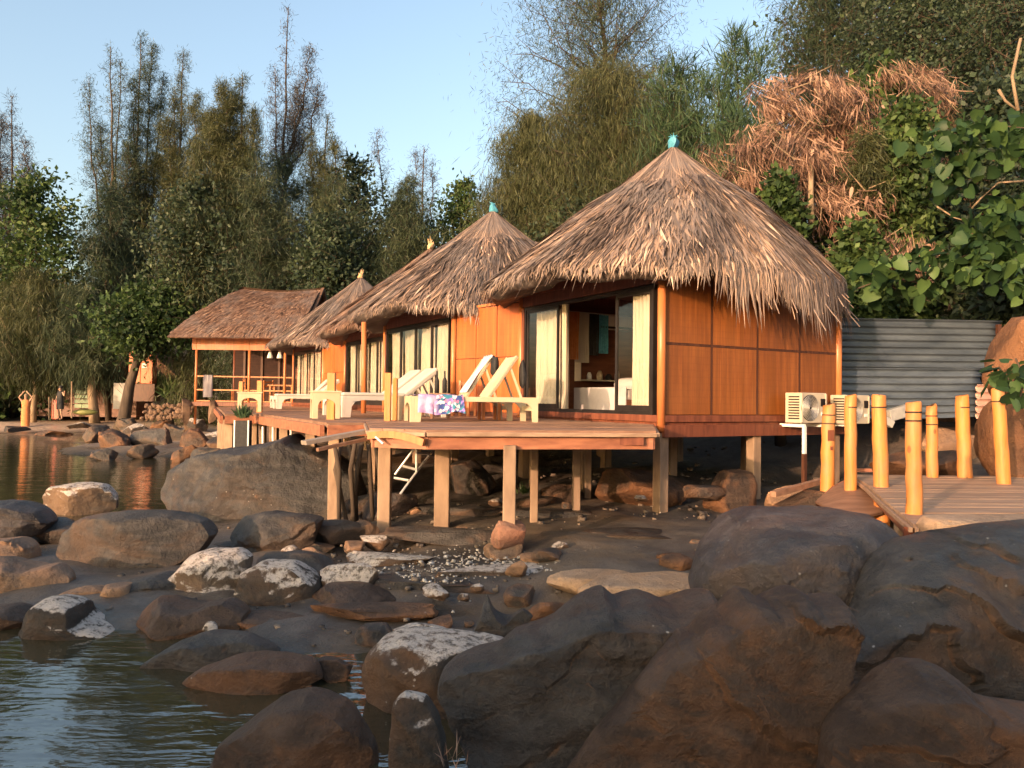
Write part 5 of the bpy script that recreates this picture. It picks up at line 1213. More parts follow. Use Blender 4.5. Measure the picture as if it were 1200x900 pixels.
# ---------------------------------------------------------------- the two people on the far shore
def body(root, joints, bones, mat, name='body', sub=2):
    me = bpy.data.meshes.new(name); keys = list(joints); me.from_pydata([joints[k][0] for k in keys], [(keys.index(a), keys.index(b)) for a, b in bones], [])
    o = link(name, me, root); me.materials.append(mat)
    sk = o.modifiers.new('skin', 'SKIN'); lay = me.skin_vertices[0] if me.skin_vertices else None
    if lay is None: return o
    for i, k in enumerate(keys):
        r_ = joints[k][1]; lay.data[i].radius = r_ if hasattr(r_, '__len__') else (r_, r_)
    lay.data[0].use_root = True
    s_ = o.modifiers.new('sub', 'SUBSURF'); s_.levels = sub; s_.render_levels = sub; return o
def skin_layer(me):
    return me.skin_vertices
def person(label, p, rz, arms, top, bottom, hair):
    import bmesh
    root = thing('person', label, 'person', p, rz)
    J = {'pelvis': ((0, 0, .92), (.14, .10)), 'waist': ((0, 0, 1.08), (.12, .09)), 'chest': ((0, 0, 1.30), (.15, .10)), 'neck': ((0, 0, 1.46), .05), 'head': ((0, -.01, 1.58), (.075, .09)), 'crown': ((0, 0, 1.69), .06),
         'hl': ((-.09, 0, .88), .085), 'kl': ((-.10, -.02, .48), .055), 'al': ((-.10, .02, .08), .038), 'tl': ((-.11, -.13, .03), .03), 'hr': ((.09, 0, .88), .085), 'kr': ((.11, -.04, .48), .055), 'ar': ((.12, .03, .08), .038), 'tr': ((.13, -.12, .03), .03),
         'sl': ((-.18, 0, 1.40), .05), 'el': (arms[0][0], .036), 'wl': (arms[0][1], .026), 'sr': ((.18, 0, 1.40), .05), 'er': (arms[1][0], .036), 'wr': (arms[1][1], .026)}
    Bn = [('pelvis', 'waist'), ('waist', 'chest'), ('chest', 'neck'), ('neck', 'head'), ('head', 'crown'), ('pelvis', 'hl'), ('hl', 'kl'), ('kl', 'al'), ('al', 'tl'), ('pelvis', 'hr'), ('hr', 'kr'), ('kr', 'ar'), ('ar', 'tr'),
          ('chest', 'sl'), ('sl', 'el'), ('el', 'wl'), ('chest', 'sr'), ('sr', 'er'), ('er', 'wr')]
    for s in 'lr':                              # fingers and thumb
        w_ = Vector(J['w' + s][0]); e = Vector(J['e' + s][0]); d = (w_ - e).normalized(); sd_ = d.cross(Vector((0, 1, .1))).normalized()
        J['h' + s + 'p'] = (tuple(w_ + d * .07), .024); Bn.append(('w' + s, 'h' + s + 'p'))
        for k in range(4):
            J[f'f{s}{k}'] = (tuple(w_ + d * (.145 + .012 * (k in (1, 2))) + sd_ * (k - 1.5) * .018), .007); Bn.append(('h' + s + 'p', f'f{s}{k}'))
        J[f't{s}'+'h'] = (tuple(w_ + d * .08 + sd_ * .05), .008); Bn.append(('w' + s, f't{s}'+'h'))
    keys = list(J); bm = bmesh.new(); lay = bm.verts.layers.skin.verify(); vs = {}
    for k in keys:
        v = bm.verts.new(J[k][0]); r_ = J[k][1]; v[lay].radius = r_ if hasattr(r_, '__len__') else (r_, r_); v[lay].use_root = (k == 'pelvis'); vs[k] = v
    for a, b in Bn: bm.edges.new((vs[a], vs[b]))
    me = bpy.data.meshes.new('body'); bm.to_mesh(me); bm.free(); me.materials.append(M_skin); o = link('body', me, root)
    o.modifiers.new('skin', 'SKIN'); s_ = o.modifiers.new('sub', 'SUBSURF'); s_.levels = s_.render_levels = 2
    def ell(nm, rings, mat):
        V = []; F = []; n = 16
        for z, rx, ry, ox in rings:
            for k in range(n): t = 2 * math.pi * k / n; V.append((ox + rx * math.cos(t), ry * math.sin(t), z))
        for i in range(len(rings) - 1):
            for k in range(n): k2 = (k + 1) % n; F.append((i * n + k, i * n + k2, (i + 1) * n + k2, (i + 1) * n + k))
        link(nm, fastmesh(nm, V, F, mat, smooth=True), root)
    ell('shirt', [(.90, .20, .15, 0), (1.08, .17, .13, 0), (1.30, .20, .14, 0), (1.42, .19, .11, 0), (1.47, .08, .08, 0)], top)
    ell('wrap_skirt' if bottom is M_orange else 'shorts', [(.16 if bottom is M_orange else .62, .19, .15, 0), (.6, .20, .16, 0), (.92, .19, .15, 0), (1.0, .17, .13, 0)] if bottom is M_orange else [(.55, .21, .15, 0), (.8, .20, .15, 0), (.96, .18, .14, 0)], bottom)
    V, F_ = ico(2); me = bpy.data.meshes.new('hair'); me.from_pydata([(v.x * .098, v.y * .108 + .02, v.z * .10 + 1.665) for v in V if True], [], F_); me.materials.append(hair); link('hair', me, root)
    for x in (-.03, .03): MB().box((x, -.098, 1.60), (.02, .01, .012)).build('eye', M_black, root)
    MB().box((0, -.11, 1.57), (.02, .03, .035)).build('nose', M_skin, root); MB().box((0, -.1, 1.535), (.04, .01, .01)).build('mouth', M_red, root)
    return root
pa = P(29.5, 503, 38.0)
person('person in a long orange wrap with both arms raised, alone at the far left shoreline', pa, .2, [((-.30, -.05, 1.58), (-.13, -.06, 1.78)), ((.30, -.05, 1.58), (.13, -.06, 1.78))], M_orange, M_orange, M_barkp)
pb = P(70, 492, 39.2)
person('person in a dark top with bare legs standing beside the thin poles on the shore', pb, -.4, [((-.26, .02, 1.15), (-.24, -.12, .92)), ((.36, -.05, 1.22), (.52, -.16, 1.38))], M_black, M_black, M_black)
# ---------------------------------------------------------------- vegetation
ML_cas = leafmat('casuarina_needles', [(0, (.020, .034, .022)), (.5, (.056, .078, .042)), (1, (.125, .145, .075))])
ML_olive = leafmat('olive_needles', [(0, (.024, .032, .014)), (.5, (.074, .084, .034)), (1, (.15, .15, .065))])
ML_dark = leafmat('dark_leaves', [(0, (.016, .028, .020)), (.5, (.044, .066, .038)), (1, (.09, .125, .055))])
ML_green = leafmat('green_leaves', [(0, (.018, .035, .014)), (.5, (.055, .095, .030)), (1, (.13, .19, .055))])
ML_grass = leafmat('pandanus_blades', [(0, (.015, .035, .018)), (.5, (.045, .085, .04)), (1, (.11, .17, .08))])
ML_twig = leafmat('bare_twigs', [(0, (.02, .018, .015)), (.5, (.05, .045, .038)), (1, (.12, .10, .085))], .1)
ML_dry = leafmat('dry_fronds', [(0, (.045, .026, .017)), (.45, (.20, .11, .075)), (1, (.47, .30, .215))], .25)
ML_vine = leafmat('creeper_leaves', [(0, (.012, .03, .014)), (.5, (.035, .075, .026)), (1, (.10, .17, .05))], .3)
def leaves(name, c, d, L, W, tint, mat, root):
    """one rhombic blade per centre; d unit directions"""
    n = len(c); rg = np.random.default_rng(n)
    r = rg.normal(size=(n, 3)); s = np.cross(d, r); s /= np.linalg.norm(s, axis=1)[:, None] + 1e-6
    V = np.stack([c, c + d * (L * .5)[:, None] + s * W[:, None], c + d * L[:, None], c + d * (L * .5)[:, None] - s * W[:, None]], 1).reshape(-1, 3)
    F = np.arange(4 * n).reshape(n, 4)
    o = link(name, fastmesh(name, V, F, mat, np.repeat(np.clip(tint, 0, 1), 4)), root); tag(o, kind='stuff'); return o
def unit(v): return v / (np.linalg.norm(v, axis=1)[:, None] + 1e-6)
STY = {  # rise of limbs, leaf direction bias z, leaf length, width, scatter, twigs
 'casuarina': dict(rise=.9, bz=-.7, L=.36, W=.012, sc=.50, sp=.6),
 'ascending': dict(rise=1.5, bz=.1, L=.34, W=.012, sc=.45, sp=.7),
 'weeping': dict(rise=.5, bz=-1.3, L=.50, W=.012, sc=.55, sp=.45),
 'broad': dict(rise=.5, bz=-.1, L=.22, W=.065, sc=.55, sp=1.0),
 'bare': dict(rise=1.4, bz=.4, L=.30, W=.010, sc=.12, sp=.9),
 'blade': dict(rise=.7, bz=.8, L=.85, W=.022, sc=.35, sp=.8)}
def tree(name, label, px, top, Y, prof, kind, nb, nl, mat, seed, cat='tree', group=None, zb=None, bark=None, lean=0, lscale=1, tr=.16, base_px=None, sc=1, clump=1.):
    rg = np.random.default_rng(seed); st = STY[kind]; nl = int(nl * {'casuarina': 2.5, 'ascending': 2.5, 'weeping': 3.0, 'broad': 1.35}.get(kind, 1)); nb = int(nb * 1.15)
    b = P(base_px if base_px else px, 460, Y); z0 = gz(b.x, Y) - .1 if zb is None else zb
    T_ = P(px, top, Y); root = thing(name, label, cat, (b.x, Y, z0), 0, group); Hh = T_.z - z0; k_ = Y / FPX
    fs = np.array([p[0] for p in prof]); ws = np.array([p[1] for p in prof]) * k_
    W = lambda f: np.interp(f, fs, ws)
    dx = T_.x - b.x
    tb = MB(); pts = []; K = 9
    wob = [Vector((rg.normal() * .02 * Hh * .3, rg.normal() * .02 * Hh * .3, 0)) for _ in range(K + 1)]
    for i in range(K + 1):
        f = i / K; pts.append(Vector((dx * f, 0, Hh * .97 * f)) + wob[i] * (f > 0))
    tb.tube(pts, [tr * (1 - .93 * i / K) + .008 for i in range(K + 1)], 7)
    def at(f):
        q = min(max(f / .97 * K, 0), K - 1e-3); i = int(q); return pts[i].lerp(pts[i + 1], q - i)
    wm = max(float(np.mean([W(x) for x in np.linspace(.2, 1, 20)])), .1); C = []; D = []; TT = []; per = max(1, nl // nb)
    f_lo = fs[ws > .02].min() if (ws > .02).any() else .2
    for i in range(nb):
        f = f_lo + (1 - f_lo) * ((i + rg.random()) / nb) ** .85 ; f = min(f, .99)
        az = i * 2.4 + rg.normal() * .5; w_ = W(f) * (.35 + .85 * abs(math.sin(i * 1.7 + seed)) ** .7 * rg.uniform(.7, 1.15))
        rise = st['rise'] * rg.uniform(.4, 1.2) * w_
        fs_ = max(f - rise / Hh, .03); s = at(fs_); e = at(f); e = Vector((e.x + math.cos(az) * w_, math.sin(az) * w_ * .8, Hh * f + .0))
        m = s.lerp(e, .55) + Vector((0, 0, -.08 * w_ + (.12 * w_ if st['bz'] < 0 else -.1 * w_)))
        n_ = 4; bp = []
        for j in range(n_ + 1):
            t = j / n_; q = s * (1 - t) ** 2 + m * 2 * t * (1 - t) + e * t * t; bp.append(q + Vector(rg.normal(size=3)) * .03 * w_)
        r0 = max(tr * .38 * (1 - f) + .012, .012)
        tb.tube(bp, [r0 * (1 - .8 * j / n_) for j in range(n_ + 1)], 4, False)
        # twigs: side shoots that carry the leaves in clumps
        nt_ = 5 if kind != 'broad' else 7
        cl_t = rg.normal(.5, .16)
        nleft = per
        for j in range(nt_):
            t = .25 + .75 * (j + rg.random()) / nt_; q = t * n_; ii = min(int(q), n_ - 1); c0 = np.array(bp[ii].lerp(bp[ii + 1], q - ii))
            ln = (.22 + .25 * rg.random()) * (w_ + .4) * sc
            dv = rg.normal(size=3) * st['sp']; dv[2] += .5 if st['bz'] > 0 else -.15; dv /= np.linalg.norm(dv) + 1e-6
            c1 = c0 + dv * ln; 
            if ln > .25: tb.tube([Vector(c0), Vector(c1)], [r0 * .35, .005], 3, False)
            m_ = max(2, int(per / nt_ * min(1.6, .12 + .9 * w_ / wm))); t2 = rg.random(m_)[:, None]
            c = c0 + (c1 - c0) * t2 + rg.normal(size=(m_, 3)) * st['sc'] * (w_ * .42 + .12) * (.4 + .6 * t2) * clump
            C.append(c); dd = rg.normal(size=(m_, 3)) * .6 + dv * .5; dd[:, 2] += st['bz']; D.append(unit(dd))
            TT.append(cl_t + rg.normal(0, .13, m_) + (c[:, 2] - c0[2]) * .12)
    C = np.concatenate(C); D = np.concatenate(D); TT = np.concatenate(TT); n = len(C); g = Y / 35 if Y > 20 else .6 + Y / 60
    L = st['L'] * rg.uniform(.5, 1.3, n) * lscale * g; Wd = st['W'] * rg.uniform(.6, 1.3, n) * lscale * g
    tb.build('trunk', bark or M_bark, root, True)
    leaves('crown', C, D, L, Wd, TT, mat, root); return root
BG = 'trees behind the beach and the huts'
def spire(label, base_px, Y, leaders, wpx, nl, mat, seed, f0=.3, bare=0, bark=None, kind='ascending'):
    """a casuarina with several wandering leaders, short ascending sprays along each"""
    rg = np.random.default_rng(seed); b = P(base_px, 460, Y); z0 = gz(b.x, Y) - .1
    root = thing('casuarina_tree', label, 'tree', (b.x, Y, z0), 0, BG); k_ = Y / FPX
    tops = [P(x, y, Y + rg.uniform(-1, 1)) - Vector((b.x, Y, z0)) for x, y in leaders]; Hm = max(t.z for t in tops)
    tb = MB(); C = []; D = []; TT = []
    def walk(a, e, n, j):
        pts = [a]; 
        for i in range(1, n + 1):
            t = i / n; p = a.lerp(e, t); p.x += math.sin(t * math.pi) * (a.x - e.x) * -.25; pts.append(p + Vector(rg.normal(0, j, 3)) * (t < 1))
        return pts
    for li, tp in enumerate(tops):
        fs_ = 0 if li == 0 else rg.uniform(f0, f0 + .25) ; a = Vector((0, 0, 0)) if li == 0 else Vector((tops[0].x * fs_, 0, Hm * fs_))
        pts = walk(a, tp, 12, .07); n = len(pts)
        tb.tube(pts, [(.17 if li == 0 else .08) * (1 - .92 * i / (n - 1)) + .008 for i in range(n)], 6)
        nb = 60; L_ = tp.z - a.z
        for i in range(nb):
            t = (i + rg.random()) / nb
            if a.z + L_ * t < Hm * f0: continue
            q = t * (n - 1); ii = min(int(q), n - 2); p0 = pts[ii].lerp(pts[ii + 1], q - ii)
            w_ = wpx * k_ * 1.15 * (1 - t) ** .45 * rg.uniform(.35, 1.15) + .12; az = rg.uniform(0, 6.28)
            p1 = p0 + Vector((math.cos(az) * w_, math.sin(az) * w_, w_ * rg.uniform(.3, 1.2))); m = p0.lerp(p1, .5) + Vector((0, 0, -.12 * w_))
            tb.tube([p0, m, p1], [.022, .014, .005], 3, False)
            for _ in range(3):
                u = rg.uniform(.3, 1); s0 = p0.lerp(p1, u); s1 = s0 + Vector(rg.normal(0, .35, 3)) * w_ * .6 + Vector((0, 0, .15 * w_)); tb.tube([s0, s1], [.009, .004], 3, False)
                m_ = max(3, int(nl * 4.2 / nb / len(tops) / 3 * (.3 + w_ / (wpx * k_)))); t2 = rg.random(m_)[:, None]
                c = np.array(s0) + (np.array(s1) - np.array(s0)) * t2 + rg.normal(0, .12 + .16 * w_, (m_, 3)); C.append(c)
                dd = rg.normal(size=(m_, 3)) * .6; dd[:, 2] += rg.choice([.5, -.5]); D.append(unit(dd)); TT.append(rg.normal(.5, .16) + rg.normal(0, .13, m_))
    tb.build('trunk', bark or M_bark, root, True); C = np.concatenate(C); n = len(C)
    leaves('crown', C, np.concatenate(D), rg.uniform(.18, .42, n), rg.uniform(.008, .016, n), np.concatenate(TT), mat, root); return root
# left bank, back row (dense low masses)
spire('tall dead-topped tree at the far left edge, rising over the broad green one', 16, 46, [(14, 114), (2, 140), (30, 165), (38, 200), (-12, 130)], 18, 5200, ML_twig, 1)
tree('broadleaf_tree', 'broad dark green leafy tree at the left edge', 38, 205, 44, [(.1, 30), (.4, 62), (.75, 56), (1, 22)], 'broad', 70, 11000, ML_green, 2, group=BG, lscale=1.1)
spire('slim see-through casuarina, second from the left, with a bent open crown', 135, 47, [(130, 56), (104, 92), (142, 72), (118, 150), (150, 170)], 16, 5200, ML_cas, 3)
spire('tall narrow casuarina with a ragged triple tip left of the olive clump', 168, 49, [(165, 42), (178, 54), (192, 88), (156, 100)], 13, 9500, ML_cas, 4)
spire('olive casuarina with a thin spire, first of the dense clump', 213, 48, [(215, 63), (206, 108), (230, 112), (198, 140), (242, 135)], 17, 15000, ML_olive, 5)
spire('olive casuarina with a blunt double crown in the dense clump', 275, 41, [(284, 88), (264, 98), (297, 130), (252, 132), (272, 110)], 16, 15000, ML_olive, 6)
spire('tallest left tree, its bare dark spire standing clear above the clump', 335, 45, [(338, 8), (363, 56), (372, 104), (322, 80), (350, 100)], 15, 3400, ML_twig, 7, f0=.42)
tree('casuarina_tree', 'shadowed bushy casuarina at the foot of the tall bare spire', 332, 178, 43, [(.05, 46), (.5, 54), (.8, 46), (1, 14)], 'casuarina', 90, 17000, ML_cas, 8, group=BG)
spire('brownish thinning casuarina right of the bare spire', 378, 43, [(384, 138), (392, 165), (366, 160), (374, 180)], 15, 6500, ML_olive, 9)
tree('broadleaf_tree', 'dark rounded tree behind the third hut roof', 415, 182, 44, [(.1, 46), (.5, 60), (.8, 40), (1, 8)], 'broad', 80, 12500, ML_dark, 10, group=BG)
spire('thin-topped tree with scattered twigs left of the gap of sky', 478, 46, [(497, 172), (486, 178), (508, 190), (470, 215), (441, 155)], 14, 2200, ML_twig, 11)
tree('broadleaf_tree', 'low dark tree filling the space behind the second and third roofs', 470, 232, 43, [(.05, 50), (.5, 60), (.8, 44), (1, 10)], 'broad', 70, 11000, ML_dark, 12, group=BG)
tree('broadleaf_tree', 'bushy green tree between the sky gap and the second roof tip', 540, 212, 42, [(.05, 40), (.5, 50), (.8, 40), (1, 10)], 'broad', 80, 11500, ML_green, 13, group=BG)
tree('broadleaf_tree', 'dark leafy tree behind the pavilion roof', 235, 215, 40, [(.42, 40), (.55, 60), (.8, 50), (1, 20)], 'broad', 70, 11000, ML_dark, 14, group=BG)
tree('casuarina_tree', 'dusky casuarina behind the right end of the pavilion', 305, 205, 39.5, [(.2, 50), (.5, 56), (.8, 46), (1, 14)], 'casuarina', 70, 11500, ML_cas, 15, group=BG)
tree('broadleaf_tree', 'shadowy tree over the gap between pavilion and fourth hut', 385, 250, 38.5, [(.2, 40), (.5, 50), (.8, 40), (1, 14)], 'broad', 60, 9500, ML_dark, 16, group=BG)
tree('casuarina_tree', 'open dark tree with hanging sprays in front of the bright gap', 128, 215, 44, [(.42, 24), (.55, 42), (.8, 36), (1, 8)], 'casuarina', 50, 4600, ML_dark, 17, group=BG, lscale=1.2)
tree('weeping_tree', 'olive weeping tree drooping over the far left beach', 40, 315, 42, [(.34, 44), (.5, 56), (.8, 44), (1, 14)], 'weeping', 70, 16000, ML_olive, 18, group=BG, bark=M_barkp)
tree('weeping_tree', 'dark green drooping tree right of the olive weeping one', 98, 335, 41.5, [(.36, 28), (.5, 36), (.8, 26), (1, 10)], 'weeping', 46, 8000, ML_cas, 19, group=BG, bark=M_barkp, base_px=112, tr=.28)
tree('broadleaf_tree', 'small leafy tree with a leaning trunk before the orange cabinet', 182, 335, 38.5, [(.60, 22), (.70, 54), (.85, 46), (1, 16)], 'broad', 50, 6500, ML_green, 20, group=BG, base_px=140, tr=.34, lscale=1.15)
for i, (px, top, w_, Y, m_) in enumerate(((-40, 260, 60, 46, ML_dark), (150, 300, 40, 55, ML_cas), (210, 330, 46, 53, ML_dark), (300, 290, 50, 50, ML_dark), (60, 390, 50, 52, ML_dark), (15, 400, 40, 50, ML_dark), (440, 330, 60, 48, ML_dark), (520, 300, 50, 48, ML_dark), (590, 300, 60, 46, ML_dark), (-60, 350, 50, 42, ML_green))):
    tree('undergrowth_tree', ['dark tree just beyond the left edge of the beach', 'tree at the back of the bright gap', 'dark understorey tree behind the orange cabinet', 'understorey tree behind the pavilion ridge', 'understorey tree behind the two people', 'low dark tree behind the person in orange', 'understorey tree behind the fourth hut', 'understorey tree behind the third hut peak', 'understorey tree behind the second hut peak', 'leafy tree at the very left edge of the shore'][i],
         px, top, Y, [(.0, w_), (.5, w_), (.85, w_ * .7), (1, 10)], 'broad', 44, 5600, m_, 40 + i, group=BG, lscale=1.5)
for i, (px, top, prof_, kd, m_, lb) in enumerate(((190, 178, [(0, 44), (.5, 52), (.8, 44), (1, 10)], 'casuarina', ML_olive, 'feathery olive tree at the front left of the dense clump'), (245, 165, [(0, 48), (.5, 56), (.8, 46), (1, 10)], 'weeping', ML_olive, 'feathery olive-brown tree in the middle of the dense clump'),
        (300, 172, [(0, 48), (.5, 56), (.8, 46), (1, 10)], 'casuarina', ML_cas, 'feathery grey-green tree at the right of the dense clump'), (395, 205, [(0, 48), (.5, 56), (.8, 46), (1, 10)], 'casuarina', ML_cas, 'feathery dark tree right of the brown dying casuarina'), (140, 230, [(.1, 30), (.5, 38), (.8, 26), (1, 8)], 'casuarina', ML_cas, 'airy grey-green tree left of the dense clump'), (478, 205, [(.1, 30), (.5, 42), (.8, 30), (1, 8)], 'casuarina', ML_cas, 'airy grey-green tree left of the second roof tip'))):
    tree('casuarina_tree', lb, px, top, 49 - .3 * i if px < 230 else 41 - .3 * i, prof_, kd, 80, 11000, m_, 200 + i, group=BG)
tree('casuarina_tree', 'shadowed casuarina filling the slope behind the first hut peak', 770, 118, 25.5, [(.05, 60), (.5, 80), (.8, 62), (1, 20)], 'weeping', 90, 12000, ML_cas, 210)
tree('casuarina_tree', 'shadowed casuarina close behind the second hut', 600, 205, 26, [(.05, 50), (.5, 56), (.8, 46), (1, 16)], 'weeping', 70, 9000, ML_olive, 211)
# middle: olive casuarinas and the sparse giant behind the first hut
tree('casuarina_tree', 'huge see-through casuarina whose top runs out of the picture above the first hut', 700, -60, 30, [(.40, 60), (.6, 105), (.8, 95), (1, 60)], 'casuarina', 120, 17000, ML_cas, 60, base_px=720, tr=.26, sc=.8)
tree('casuarina_tree', 'dense brown-olive casuarina standing between the two blue-tipped roofs', 625, 128, 27, [(.1, 50), (.45, 66), (.7, 62), (.9, 42), (1, 14)], 'weeping', 120, 23000, ML_olive, 61, base_px=630)
tree('casuarina_tree', 'broad olive-brown casuarina directly behind the first hut peak', 715, 75, 26.5, [(.1, 70), (.45, 95), (.7, 90), (.9, 66), (1, 26)], 'weeping', 140, 30000, ML_olive, 62)
tree('casuarina_tree', 'thin feathery branch tree leaning left over the second roof tip', 590, 150, 28, [(.3, 16), (.6, 36), (.85, 24), (1, 8)], 'casuarina', 40, 2800, ML_cas, 63, base_px=620)
tree('casuarina_tree', 'dark dense tree in the shadow behind the first roof slope', 680, 230, 25, [(.05, 80), (.5, 90), (.85, 60), (1, 20)], 'broad', 80, 11000, ML_dark, 64, lscale=1.0)
# right hillside
HG = 'bushes and trees on the right hillside'
hill = [
 ('pandanus_clump', 'spiky blue-green clump rising behind the right slope of the first roof', 800, 75, 24, [(.1, 50), (.5, 60), (.85, 44), (1, 18)], 'blade', 80, 12000, ML_grass),
 ('pandanus_clump', 'tallest spiky clump with one blade against the sky', 865, 40, 23.5, [(.1, 50), (.5, 64), (.85, 46), (1, 14)], 'blade', 80, 12500, ML_grass),
 ('pandanus_clump', 'lower spiky green clump left of the dry fronds', 862, 130, 21, [(.1, 40), (.5, 54), (.85, 44), (1, 18)], 'blade', 60, 9000, ML_grass),
 ('hillside_tree', 'dark feathery tree at the top edge above the dry fronds', 965, -45, 27, [(.3, 60), (.6, 78), (.85, 66), (1, 30)], 'casuarina', 90, 15000, ML_dark),
 ('hillside_tree', 'dark leafy tree at the top edge right of the feathery one', 1075, -30, 24, [(.3, 60), (.6, 82), (.85, 66), (1, 30)], 'broad', 90, 14500, ML_dark),
 ('hillside_tree', 'dark tree in the top right corner', 1180, -60, 22, [(.3, 50), (.6, 84), (.85, 70), (1, 40)], 'broad', 80, 12500, ML_dark),
 ('hillside_bush', 'green bush below the top edge tree, above the dry fronds', 1030, 70, 20, [(.2, 40), (.6, 50), (1, 16)], 'broad', 60, 6500, ML_green),
 ('hillside_bush', 'dark bush at the right edge above the big creeper leaves', 1170, 90, 18.5, [(.2, 50), (.6, 70), (1, 30)], 'broad', 60, 8000, ML_dark),
 ('hillside_bush', 'twiggy brown thicket between the dry fronds and the right edge', 1090, 130, 18.8, [(.2, 50), (.6, 66), (1, 24)], 'bare', 80, 6500, leafmat('brown_twigs', [(0, (.05, .03, .02)), (.5, (.16, .09, .06)), (1, (.34, .2, .12))])),
 ('hillside_bush', 'shadowed bush behind the right end of the first roof', 905, 215, 19.5, [(.1, 50), (.6, 56), (1, 24)], 'broad', 60, 8000, ML_dark),
 ('hillside_bush', 'shadowed bush under the dry fronds', 1000, 240, 18.8, [(.1, 50), (.6, 60), (1, 24)], 'broad', 60, 8000, ML_dark),
 ('hillside_bush', 'bush in the shade above the iron wall', 1100, 250, 17.6, [(.1, 56), (.6, 66), (1, 30)], 'broad', 60, 8000, ML_dark),
 ('hillside_bush', 'green clump showing through the dead fronds at the crest', 1000, 95, 18.6, [(.5, 30), (.8, 40), (1, 14)], 'broad', 44, 4000, ML_green),
 ('hillside_bush', 'dark olive clump between the two main masses of dead fronds', 900, 150, 18.2, [(.4, 30), (.8, 40), (1, 14)], 'casuarina', 44, 4000, ML_cas),
 ('hillside_bush', 'small green shoot clump in front of the lower dead fronds', 915, 205, 16.2, [(.7, 12), (.85, 22), (1, 8)], 'broad', 30, 1800, ML_green),
 ('hillside_bush', 'thin olive clump among the upper dead fronds', 1015, 150, 16.6, [(.7, 14), (.85, 24), (1, 8)], 'casuarina', 30, 1500, ML_olive),
 ('hillside_bush', 'leafy green clump at the right end of the dead fronds', 1060, 120, 16.8, [(.6, 26), (.8, 34), (1, 12)], 'broad', 40, 3600, ML_green),
 ('hillside_bush', 'small bright bush just right of the first roof edge', 1008, 265, 15.5, [(.3, 20), (.7, 30), (1, 12)], 'broad', 44, 3600, ML_green),
 ('hillside_bush', 'mixed green and brown bush in the middle of the slope', 1062, 225, 16.8, [(.3, 24), (.7, 36), (1, 12)], 'broad', 44, 3600, ML_green),
 ('hillside_bush', 'dark thicket at the right edge beside the orange boulder', 1195, 240, 15.5, [(.1, 50), (.6, 60), (1, 24)], 'broad', 50, 7000, ML_dark),
 ('hillside_tree', 'deep green tree behind the spiky clumps', 800, 130, 27.5, [(.1, 70), (.5, 80), (.85, 60), (1, 24)], 'broad', 70, 9500, ML_dark),
]
for i, (nm, lb, px, top, Y, pr, kd, nb, nl, mt_) in enumerate(hill):
    tree(nm, lb, px, top, Y, pr, kd, nb, nl, mt_, 80 + i, 'tree' if 'tree' in nm else 'bush', HG, tr=.12, lscale=1.0 if kd != 'broad' else .95)

for i, (px, lb) in enumerate(((1000, 'dark tree closing the sky at the top edge, left of the corner'), (1120, 'dark tree closing the sky near the top right corner'), (1215, 'dark tree standing beyond the right edge at the top'))):
    tree('hillside_tree', lb, px, -70, 29, [(.2, 60), (.55, 85), (.85, 80), (1, 40)], 'broad', 90, 15000, ML_dark, 140 + i, group=HG, lscale=1.3)
# dry fronds hanging over the slope: big ones singly, the small ones as a mass
def dry_patch(name, label, cx, cy, Y, rx, ry, n_big, n_small, seed, Lr=(.35, .7)):
    rg = np.random.default_rng(seed); c = P(cx, cy, Y); root = thing(name, label, 'dead foliage', (c.x, c.y, c.z - ry * Y / FPX), 0, 'dead fronds on the hillside')
    o = np.array(root.location); ax = rx * 1.28 * Y / FPX; az = ry * Y / FPX
    def pos(n):
        a = rg.uniform(0, 6.283, n); r = np.sqrt(rg.random(n)) * (1 + .35 * np.abs(rg.normal(size=n)) * (rg.random(n) < .35)); x = ax * r * np.cos(a); z = az * r * np.sin(a)
        y = .9 * (r ** 2) + .5 * z / max(az, .1) + rg.normal(0, .15, n)      # bulges toward the sea, leans into the hill
        return np.stack([c.x + x, c.y + y, c.z + z], 1) - o
    # tufts: blades fan down from a number of crowns
    n_small = int(n_small * 1.2); nt_ = max(8, n_small // 60); tuft = pos(nt_); k = rg.integers(0, nt_, n_small)
    a = rg.uniform(0, 6.283, n_small); out = rg.uniform(.1, .9, n_small)
    ta = rg.normal(0, .45, nt_)[k]; d = unit(np.stack([np.cos(a) * out * .55 + ta, np.sin(a) * out * .4 - .3, -rg.uniform(.3, 1.5, n_small)], 1))
    L = rg.uniform(*Lr, n_small) * .8; cc = tuft[k] + rg.normal(0, 1, (n_small, 3)) * np.array([.16, .14, .10])
    leaves('dry_foliage', cc, d, L, rg.uniform(.005, .015, n_small), rg.normal(.45, .27, n_small) + .34 * np.sin(k * 1.7), ML_dry, root)
    ms = [frond_mesh(.4, .022, .12, .55, ML_dry), frond_mesh(.5, .018, .22, .75, ML_dry), frond_mesh(.34, .026, .1, .9, ML_dry), frond_mesh(.55, .016, .3, .35, ML_dry)]
    pb_ = pos(n_big)
    for i in range(n_big):
        p = pb_[i] + np.array([0, -.12, 0]); link('dry_frond', ms[i % 4], root, tuple(p), (rg.normal() * .4, rg.normal() * .5, rg.uniform(-2.4, -.7)), (1, 1, rg.uniform(.7, 1.1)))
    tw = MB()
    for i in range(16):
        q = Vector(pos(1)[0]); MB().tube([q, q + Vector((rg.normal() * .35, -.15, rg.uniform(-.6, .5)))], [.018, .005], 5).build('stem', M_barkp, root)
dry_patch('dry_palm', 'upper mass of dead tan fronds at the crest of the slope behind the first roof', 975, 108, 17.6, 58, 48, 50, 3000, 1)
dry_patch('dry_palm', 'wide lower mass of dead tan fronds drooping toward the first roof', 935, 175, 16.9, 58, 52, 50, 3400, 2)
